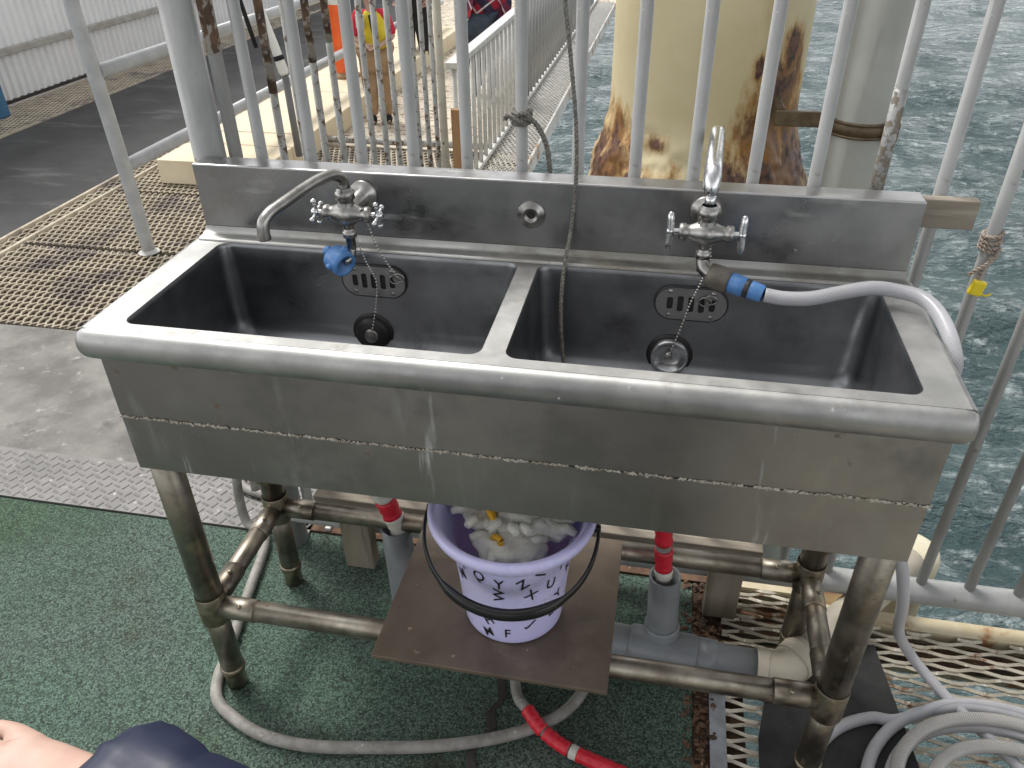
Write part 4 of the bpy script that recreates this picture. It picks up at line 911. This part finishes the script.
braided('aged_hose', coil(1.402, .002, .203, .004, 2.1, .040, 8, a0=R(-60), r1=.115), .0115, HOSE_OLD, 'dull yellowed hose coiled on top of the clear loops on the grating', 'hose', n=6)
braided('inner_hose', coil(1.397, -.002, .180, .006, 1.3, .030, 15, a0=R(200)), .0100, HOSE, 'clear hose loop lying between the two dull yellowed loops on the grating', 'hose', n=6)
gh = braided('grey_hose', [(-.125, .47, .10), (-.13, .475, .155), (-.148, .475, .175), (-.165, .47, .14), (-.165, .455, .07), (-.150, .44, .02), (-.11, .425, .013), (-.085, .40, .013), (-.07, .35, .013), (-.055, .27, .013), (-.035, .17, .013), (-.018, .09, .013), (-.010, .04, .013), (.012, -.005, .013), (.06, -.035, .013), (.13, -.058, .013), (.22, -.062, .013), (.33, -.045, .013), (.44, -.022, .013), (.54, .012, .013), (.62, .055, .013), (.665, .10, .013), (.69, .16, .013), (.70, .24, .013)], .0108, HOSE_GREY, 'grey weathered hose on the turf curling round the left front leg', 'hose')
braided('short_grey_hose', [(-.03, .50, .016), (-.09, .53, .016), (-.16, .54, .016), (-.215, .555, .018), (-.245, .59, .022), (-.25, .63, .03), (-.22, .67, .03), (-.15, .68, .02)], .0105, HOSE_GREY, 'grey hose curl lying on the chequer plate behind the left legs', 'hose')
th_ = thing('taped_hose', (.65, .02, 0), 'grey hose wrapped with red tape running along the turf under the front pipe', 'hose')
P = cat([(.545, .19, .014), (.552, .14, .014), (.565, .10, .014), (.590, .062, .036), (.62, .037, .024), (.66, .018, .015), (.70, .004, .015), (.76, -.012, .015), (.84, -.04, .015), (.95, -.09, .015)], 12)
bm = bmnew(); tube(bm, P, .0098, 16); ob('hose_body', bm, HOSE_GREY, th_)
N = len(P) - 1
for a, b, m_, nm in ((.34, .46, RED_TAPE, 'red_tape'), (.463, .60, RED_TAPE, 'red_tape'), (.605, .64, WHITE_TAPE, 'white_tape'), (.645, .9, RED_TAPE, 'red_tape')):
    q = P[int(a * N):int(b * N) + 1]; bm = bmnew(); tube(bm, q, [.0128 * (1 + .05 * math.sin(i * 1.7)) for i in range(len(q))], 18); ob(nm, bm, m_, th_)

# black mat on grating
bm = bmnew(); vs4 = [(1.00, -.12), (1.27, .00), (1.262, .12), (1.225, .33), (1.17, .345), (1.06, .19)]
vb = [bm.verts.new((x, y, .006)) for x, y in [(.985, -.30), (1.30, -.22), (1.268, .08), (1.238, .345), (1.10, .315), (1.02, .20), (1.0, .1)]]; f = bm.faces.new(vb)
r = bmesh.ops.extrude_face_region(bm, geom=[f]); [setattr(v, 'co', v.co + Vector((0, 0, .004))) for v in r['geom'] if isinstance(v, bmesh.types.BMVert)]
tagp(ob('rubber_mat', bm, BLACK_MAT, origin=(1.15, .05, .006)), 'black rubber mat lying on the open grating by the right legs', 'mat')

# ------------------------------------------------------------------ ropes
r1 = ob('hanging_rope', (lambda b: (rope_bm(b, [(.585, .398, 1.30), (.585, .395, 1.24), (.587, .372, 1.17), (.600, .352, 1.09), (.612, .340, 1.0), (.615, .336, .93), (.613, .332, .88), (.610, .322, .84), (.607, .297, .81), (.605, .28, .77), (.607, .265, .722), (.612, .255, .68), (.62, .235, .64), (.63, .20, .6345)], .0031, 3, .018), b)[1])(bmnew()), ROPE, origin=(.6, .34, 1.2))
tagp(r1, 'thin grey braided rope hanging over the backsplash into the right basin', 'rope')
r2 = thing('knotted_rope', (.518, RY, .98), 'short grey rope knotted round a railing bar behind the middle of the sink', 'rope')
bm = bmnew(); kx = .076 + SP * 5
for dz in (-.007, .0, .007): rope_bm(bm, [(kx + math.cos(a) * .0135, RY + math.sin(a) * .0135, .988 + dz + .002 * math.sin(a)) for a in [2 * PI * k / 12 for k in range(14)]], .0042, 3, .018, n=3)
rope_bm(bm, [(kx - .005, RY - .014, .992), (kx + .006, RY - .020, .998), (kx + .014, RY - .014, .99), (kx + .010, RY - .006, .982), (kx, RY - .018, .984), (kx - .018, RY - .016, .992), (kx - .024, RY - .012, .985)], .004, 3, .018, n=6)
ob('knot', bm, ROPE, r2)
bm = bmnew(); rope_bm(bm, [(kx + .008, RY - .014, .990), (kx + .020, RY - .012, .984), (kx + .032, RY - .006, .965), (kx + .040, RY, .94), (kx + .044, RY + .002, .905), (kx + .045, RY + .002, .86)], .0042, 3, .018); ob('rope_tail', bm, ROPE, r2)
r3 = thing('tied_twine', (1.215, RY, .8), 'frayed twine with a yellow tag tied round the bar right of the sink', 'twine')
bm = bmnew(); kx = .076 + SP * 13
for dz in (-.012, -.004, .004, .012): rope_bm(bm, [(kx + math.cos(a) * .0125, RY + math.sin(a) * .0125, .832 + dz + .003 * math.sin(a + dz * 99)) for a in [2 * PI * k / 12 for k in range(14)]], .0034, 2, .012, n=3)
rope_bm(bm, [(kx + .012, RY - .010, .828), (kx + .006, RY - .018, .812), (kx - .004, RY - .018, .80), (kx - .012, RY - .016, .792), (kx - .020, RY - .014, .782)], .003, 2, .012); rope_bm(bm, [(kx + .004, RY - .016, .815), (kx - .002, RY - .018, .80), (kx - .004, RY - .017, .786), (kx - .006, RY - .017, .775)], .003, 2, .012)
ob('twine_wrap', bm, ROPE_TAN, r3)
bm = bmnew(); box(bm, (kx - .014, RY - .024, .752), (kx + .006, RY - .014, .776), rot=Matrix.Rotation(R(12), 3, 'Y'), bev=.003); tube(bm, [(kx - .004, RY - .019, .757), (kx + .012, RY - .02, .752), (kx + .018, RY - .02, .756)], .0018, 6); ob('yellow_tag', bm, YTAG, r3)

# ------------------------------------------------------------------ people
def skin_mesh(verts, edges, radii, sub=2, root=0):
    me = bpy.data.meshes.new('s'); me.from_pydata([tuple(v) for v in verts], edges, []); o = bpy.data.objects.new('s', me); COL.objects.link(o)
    sk = o.modifiers.new('skin', 'SKIN'); sk.use_smooth_shade = True
    for i, r_ in enumerate(radii):
        d = me.skin_vertices[0].data[i]; d.radius = r_ if isinstance(r_, tuple) else (r_, r_); d.use_root = (i == root)
    sb = o.modifiers.new('sub', 'SUBSURF'); sb.levels = sub; sb.render_levels = sub
    dg = bpy.context.evaluated_depsgraph_get(); m2 = bpy.data.meshes.new_from_object(o.evaluated_get(dg)); bm = bmesh.new(); bm.from_mesh(m2)
    bpy.data.objects.remove(o); bpy.data.meshes.remove(me); bpy.data.meshes.remove(m2)
    for f in bm.faces: f.smooth = True
    return bm
def xf(loc, rz, s):
    Mx = Matrix.Translation(Vector(loc)) @ Matrix.Rotation(rz, 4, 'Z') @ Matrix.Scale(s, 4); return Mx
def hand_chain(V, E, Rd, wrist_i, W0, fdir, side, up, s=1., curl=.35):
    """palm and five fingers appended to a skeleton; fdir = finger direction, side = towards thumb, up = back of hand"""
    fdir, side, up = Vector(fdir).normalized(), Vector(side).normalized(), Vector(up).normalized()
    def add(p, r_, parent): V.append(p); Rd.append(r_); E.append((parent, len(V) - 1)); return len(V) - 1
    palm = add(W0 + fdir * .035 * s, (.030 * s, .014 * s), wrist_i); palm2 = add(W0 + fdir * .065 * s, (.034 * s, .013 * s), palm)
    for off, L_, in ((.028, .070), (.010, .080), (-.009, .075), (-.027, .058)):
        k = add(W0 + fdir * .088 * s + side * off * s + up * .002, .0088 * s, palm2); d = fdir.copy(); p = V[k]
        for seg in range(3):
            d = (d - up * curl * (.6 + .5 * seg)).normalized(); p = p + d * L_ * s * (.45, .32, .23)[seg]; k = add(p, (.0085, .0078, .0065)[seg] * s, k)
    k = add(W0 + fdir * .040 * s + side * .030 * s - up * .004, .012 * s, palm); k = add(W0 + fdir * .066 * s + side * .052 * s - up * .010 * s, .0100 * s, k); add(W0 + fdir * .092 * s + side * .060 * s - up * .018 * s, .0082 * s, k)
def person(name_loc, rz, s, label, joints, clothes, hair, hairmat=HAIR, cap=None):
    """joints: dict overriding the default 1.0-high figure (x right, y forward)"""
    J = dict(pel=(0, 0, .52), sp=(0, 0, .62), ch=(0, .003, .74), nk=(0, .003, .83), hd=(0, .010, .885), ht=(0, .012, .955),
             ls=(-.105, 0, .795), le=(-.135, -.01, .645), lw=(-.13, .05, .525), rs=(.105, 0, .795), re=(.135, -.01, .645), rw=(.13, .05, .525),
             lh=(-.055, 0, .50), lk=(-.06, .012, .275), la=(-.06, -.01, .045), lt=(-.062, .07, .018), rh=(.055, 0, .50), rk=(.06, .012, .275), ra=(.06, -.01, .045), rt=(.062, .07, .018))
    J.update(joints or {}); Mx = xf(name_loc, rz, s); g = lambda k: Mx @ Vector(J[k])
    p = thing('person', name_loc, label, 'person')
    names = ['pel', 'sp', 'ch', 'nk', 'hd', 'ht', 'ls', 'le', 'lw', 'rs', 're', 'rw', 'lh', 'lk', 'la', 'lt', 'rh', 'rk', 'ra', 'rt']
    V = [g(n) for n in names]; ix = {n: i for i, n in enumerate(names)}
    E = [(ix[a], ix[b]) for a, b in (('pel', 'sp'), ('sp', 'ch'), ('ch', 'nk'), ('nk', 'hd'), ('hd', 'ht'), ('ch', 'ls'), ('ls', 'le'), ('le', 'lw'), ('ch', 'rs'), ('rs', 're'), ('re', 'rw'), ('pel', 'lh'), ('lh', 'lk'), ('lk', 'la'), ('la', 'lt'), ('pel', 'rh'), ('rh', 'rk'), ('rk', 'ra'), ('ra', 'rt'))]
    RR = dict(pel=(.078, .06), sp=(.07, .05), ch=(.082, .055), nk=(.03, .03), hd=(.052, .058), ht=(.05, .056), ls=.034, le=.024, lw=.017, rs=.034, re=.024, rw=.017, lh=.055, lk=.036, la=.022, lt=.018, rh=.055, rk=.036, ra=.022, rt=.018)
    Rd = [tuple(x * s for x in RR[n]) if isinstance(RR[n], tuple) else RR[n] * s for n in names]
    for side_, w_, e_ in ((1, 'lw', 'le'), (-1, 'rw', 're')):
        fd = (g(w_) - g(e_)).normalized(); sd_ = Mx.to_3x3() @ Vector((side_, 0, .2)); sd_ = (sd_ - fd * sd_.dot(fd)).normalized(); upv = fd.cross(sd_) * side_
        hand_chain(V, E, Rd, ix[w_], g(w_), fd, sd_, upv, s * .55)
    bm = skin_mesh(V, E, Rd, 2); ob('body', bm, SKIN, p)
    for nm, mat, segs, infl in clothes:
        used = []; e2 = []; 
        for a, b in segs:
            for n in (a, b):
                if n not in used: used.append(n)
            e2.append((used.index(a), used.index(b)))
        v2 = [g(n) for n in used]; r2 = []
        for n in used:
            q = RR[n]; q = q if isinstance(q, tuple) else (q, q); r2.append(tuple(x * s * infl for x in q))
        bm = skin_mesh(v2, e2, r2, 2); ob(nm, bm, mat, p)
    F3 = Mx.to_3x3() * (1 / s) if False else Matrix.Rotation(rz, 3, 'Z')
    hc = (g('hd') + g('ht')) / 2
    bm = bmnew(); sphere(bm, hc + Vector((0, 0, .016 * s)) + F3 @ Vector((0, -.012, 0)) * s, .066 * s, (.92, 1.02, .95), 3); ob('hair', bm, hairmat, p)
    bm = bmnew()
    for sx in (-1, 1): sphere(bm, hc + F3 @ Vector((sx * .021, .052, -.004)) * s, .0065 * s, sub=2)
    ob('eyes', bm, BLACKC, p)
    bm = bmnew(); sphere(bm, hc + F3 @ Vector((0, .060, -.018)) * s, .008 * s, (1, 1, 1.5), 2)
    for sx in (-1, 1): sphere(bm, hc + F3 @ Vector((sx * .056, .0, -.012)) * s, .012 * s, (.5, 1, 1.5), 2)
    ob('nose_and_ears', bm, SKIN, p)
    bm = bmnew(); sphere(bm, hc + F3 @ Vector((0, .055, -.036)) * s, .009 * s, (1.8, .6, .5), 2); ob('mouth', bm, PINK, p)
    if cap:
        bm = bmnew(); sphere(bm, hc + Vector((0, 0, .028 * s)), .070 * s, (.95, 1.05, .8), 3); sphere(bm, hc + F3 @ Vector((0, .065, .012)) * s, .045 * s, (1, 1, .12), 3); ob('cap', bm, cap, p)
    return p, g
torso = [('pel', 'sp'), ('sp', 'ch'), ('ch', 'ls'), ('ls', 'le'), ('ch', 'rs'), ('rs', 're')]
body_only = [('pel', 'sp'), ('sp', 'ch'), ('ch', 'ls'), ('ch', 'rs')]
trou = [('pel', 'lh'), ('lh', 'lk'), ('lk', 'la'), ('pel', 'rh'), ('rh', 'rk'), ('rk', 'ra')]
shoes = lambda s_: [('la', 'lt')]
fwd_arms = dict(le=(-.15, .03, .64), lw=(-.05, .13, .60), re=(.15, .03, .64), rw=(.06, .13, .60))
kid, g = person((-.98, 3.86, .002), R(200), .76, 'child in yellow safety vest over red sleeves and khaki trousers behind the railing', fwd_arms,
    [('red_shirt', REDSH, torso, 1.5), ('safety_vest', YELLOW, body_only, 1.72), ('khaki_trousers', KHAKI, trou, 1.75), ('left_shoe', BLACKC, [('la', 'lt')], 1.5), ('right_shoe', BLACKC, [('ra', 'rt')], 1.5)], True, cap=CAPB)
bm = bmnew(); q = g('ch'); Rz = Matrix.Rotation(R(200), 3, 'Z')
box(bm, q + Vector((-.065, -.085, -.02)), q + Vector((-.02, -.062, .05)), bev=.003); ob('reflective_panel', bm, REFL, kid)
bm = bmnew(); tube(bm, [q + Vector((.02, -.072, .05)), q + Vector((.035, -.085, -.02)), q + Vector((.05, -.095, -.09))], [.012, .014, .014], 10, smooth_n=3); ob('black_strap', bm, BLACKC, kid)
person((-1.22, 5.45, .002), R(170), .95, 'child in pale blue top, black trousers and pink shoes farther along the deck', None,
    [('pale_top', LBLUE, torso, 1.5), ('black_trousers', BLACKC, trou, 1.6), ('left_shoe', PINK, [('la', 'lt')], 1.7), ('right_shoe', PINK, [('ra', 'rt')], 1.7)], True)
pp, g = person((-.50, 4.62, .002), R(170), .92, 'person in open red plaid shirt and dark jeans with a hand by the white rail', dict(le=(-.19, .02, .64), lw=(-.20, .06, .56), re=(.16, .02, .64)),
    [('white_tee', WHITEP, body_only, 1.3), ('plaid_shirt', PLAID, [('pel', 'sp'), ('sp', 'ch'), ('ch', 'ls'), ('ls', 'le'), ('le', 'lw'), ('ch', 'rs'), ('rs', 're'), ('re', 'rw')], 1.75), ('jeans', DENIM, trou, 1.72), ('left_shoe', BLACKC, [('la', 'lt')], 1.5), ('right_shoe', BLACKC, [('ra', 'rt')], 1.5)], True)
bm = bmnew(); c_ = g('pel')
for s_ in (-1, 1):
    vs_ = [c_ + Vector((s_ * .16, -.03, .16)), c_ + Vector((s_ * .02, -.115, .17)), c_ + Vector((s_ * .055, -.12, .03)), c_ + Vector((s_ * .12, -.10, -.06)), c_ + Vector((s_ * .17, -.02, -.02))]
    a = [bm.verts.new(v) for v in vs_]; b = [bm.verts.new(v + Vector((0, .012, 0))) for v in vs_]; bm.faces.new(a); bm.faces.new(list(reversed(b)))
    for k in range(5): bm.faces.new((a[k], b[k], b[(k + 1) % 5], a[(k + 1) % 5]))
ob('shirt_front', bm, PLAID, pp)

# photographer: stands behind the camera, left forearm reaching into the lower left of the view
def cp(u, v, d): return CAM + d * (RT * ((u - 512) / 782.01) - UP * ((v - 384) / 782.01) + FW)
fh = Vector((FW.x, FW.y, 0)).normalized(); rh = Vector((RT.x, RT.y, 0)).normalized()
base = Vector((CAM.x, CAM.y, 0)) - fh * .30; base.z = .002; PS = 1.50; rzp = math.atan2(-fh.x, fh.y)
Mi = xf(base, rzp, PS).inverted()
wrist = cp(88, 785, .70); elbow = cp(330, 905, .60)
over = dict(lw=tuple(Mi @ wrist), le=tuple(Mi @ elbow))
ph = thing('person', base, 'person in navy quilted jacket whose left forearm reaches into the lower left corner', 'person')
names = ['pel', 'sp', 'ch', 'nk', 'hd', 'ht', 'ls', 'le', 'lw', 'rs', 're', 'rw', 'lh', 'lk', 'la', 'lt', 'rh', 'rk', 'ra', 'rt']
J = dict(pel=(0, 0, .52), sp=(0, 0, .62), ch=(0, .003, .74), nk=(0, .003, .83), hd=(0, .010, .885), ht=(0, .012, .955), ls=(-.105, 0, .795), rs=(.105, 0, .795), re=(.135, -.02, .645), rw=(.13, .02, .525),
         lh=(-.055, 0, .50), lk=(-.06, .012, .275), la=(-.06, -.01, .045), lt=(-.062, .07, .018), rh=(.055, 0, .50), rk=(.06, .012, .275), ra=(.06, -.01, .045), rt=(.062, .07, .018)); J.update(over)
Mp = xf(base, rzp, PS); G = {n: Mp @ Vector(J[n]) for n in names}
RR = dict(pel=(.075, .058), sp=(.068, .05), ch=(.08, .055), nk=(.03, .03), hd=(.05, .056), ht=(.048, .054), ls=.034, le=.025, lw=.0170, rs=.034, re=.025, rw=.017, lh=.052, lk=.034, la=.022, lt=.018, rh=.052, rk=.034, ra=.022, rt=.018)
V = [G[n] for n in names]; ix = {n: i for i, n in enumerate(names)}
pairs = (('pel', 'sp'), ('sp', 'ch'), ('ch', 'nk'), ('nk', 'hd'), ('hd', 'ht'), ('ch', 'ls'), ('ls', 'le'), ('le', 'lw'), ('ch', 'rs'), ('rs', 're'), ('re', 'rw'), ('pel', 'lh'), ('lh', 'lk'), ('lk', 'la'), ('la', 'lt'), ('pel', 'rh'), ('rh', 'rk'), ('rk', 'ra'), ('ra', 'rt'))
E = [(ix[a], ix[b]) for a, b in pairs]; Rd = [tuple(x * PS for x in RR[n]) if isinstance(RR[n], tuple) else RR[n] * PS for n in names]
fd = (cp(0, 762, .71) - wrist).normalized(); upv = UP.copy(); upv = (upv - fd * upv.dot(fd)).normalized(); sd_ = fd.cross(upv); sd_ = sd_ if sd_.dot(FW) > 0 else -sd_
upb = (upv * .8 - FW * .5); upb = (upb - fd * upb.dot(fd)).normalized(); sd_ = fd.cross(upb); sd_ = sd_ if sd_.z > 0 or True else -sd_
hand_chain(V, E, Rd, ix['lw'], wrist, fd, sd_ if sd_.dot(UP) < 0 else -sd_, upb, 1.05, .30)
fd2 = (G['rw'] - G['re']).normalized(); hand_chain(V, E, Rd, ix['rw'], G['rw'], fd2, fh, rh, 1.0, .3)
ob('body', skin_mesh(V, E, Rd, 2), SKIN, ph)
# jacket: torso plus quilted sleeves
tor = ['pel', 'sp', 'ch', 'rs', 're', 'rw', 'ls']; v2 = [G[n] for n in tor]; v2[5] = G['re'].lerp(G['rw'], .85)
bm = skin_mesh(v2, [(0, 1), (1, 2), (2, 3), (3, 4), (4, 5), (2, 6)], [(.15, .12), (.14, .11), (.15, .11), (.075, .075), (.062, .062), (.05, .05), (.075, .075)], 2); jk = ob('jacket', bm, NAVY, ph)
cuff = cp(112, 778, .70); elbow = cp(330, 925, .60); Ps = [G['ls'], G['ls'].lerp(elbow, .5), elbow]; P = cat(Ps + [elbow.lerp(cuff, .5), cuff], 14); tot = len(P); bm = bmnew()
seg = 40; F = frames(P); rings = []; L = 0; tl = sum((b - a).length for a, b in zip(P, P[1:]))
for i, (p, (T, u, v)) in enumerate(zip(P, F)):
    if i: L += (p - P[i - 1]).length
    fr = (tl - L); q = abs(math.sin((fr + .02) * PI / .10)) ** .25           # quilting rings
    r0 = .056 + .010 * min(1, fr / .25); r_ = r0 * (.89 + .11 * q)
    if fr < .010: r_ = r0 * (.80 + .13 * fr / .010)
    ring = []
    for k in range(seg):
        a = 2 * PI * k / seg; dd = u * math.cos(a) + v * math.sin(a); pp_ = p + dd * r_
        edge = math.exp(-fr / .03); nn = noise.noise(pp_ * 22) * .004 + noise.noise(Vector((k * .55, L * 14, 0))) * (.0025 + .006 * edge); ring.append(bm.verts.new(p + dd * (r_ + nn)))
    rings.append(ring)
ring = [bm.verts.new(P[-1] + (w_.co - P[-1]) * .7 - F[-1][0] * .01) for w_ in rings[-1]]; rings.append(ring)
for a, b in zip(rings, rings[1:]):
    for k in range(seg): f = bm.faces.new((a[k], a[(k + 1) % seg], b[(k + 1) % seg], b[k])); f.smooth = True
bm.faces.new(rings[0]); ob('jacket_sleeve', bm, NAVY, ph)
v2 = [G[n] for n in ['pel', 'lh', 'lk', 'la', 'rh', 'rk', 'ra']]; bm = skin_mesh(v2, [(0, 1), (1, 2), (2, 3), (0, 4), (4, 5), (5, 6)], [(.125, .1), .088, .062, .045, .088, .062, .045], 2); ob('trousers', bm, DENIM, ph)
for a_, b_ in (('la', 'lt'), ('ra', 'rt')): bm = skin_mesh([G[a_], G[b_]], [(0, 1)], [.042, .034], 2); ob('shoe', bm, BLACKC, ph)
hc = (G['hd'] + G['ht']) / 2; bm = bmnew(); sphere(bm, hc + Vector((0, 0, .022)) - fh * .018, .096, (.92, 1.02, .95), 3); ob('hair', bm, HAIR, ph)
bm = bmnew()
for sx in (-1, 1): sphere(bm, hc + rh * sx * .031 + fh * .076 - Vector((0, 0, .006)), .009, sub=2)
ob('eyes', bm, BLACKC, ph)
bm = bmnew(); sphere(bm, hc + fh * .088 - Vector((0, 0, .028)), .012, (1, 1, 1.5), 2); ob('nose', bm, SKIN, ph)
bm = bmnew(); sphere(bm, hc + fh * .080 - Vector((0, 0, .055)), .012, (1.8, .8, .5), 2); ob('mouth', bm, PINK, ph)
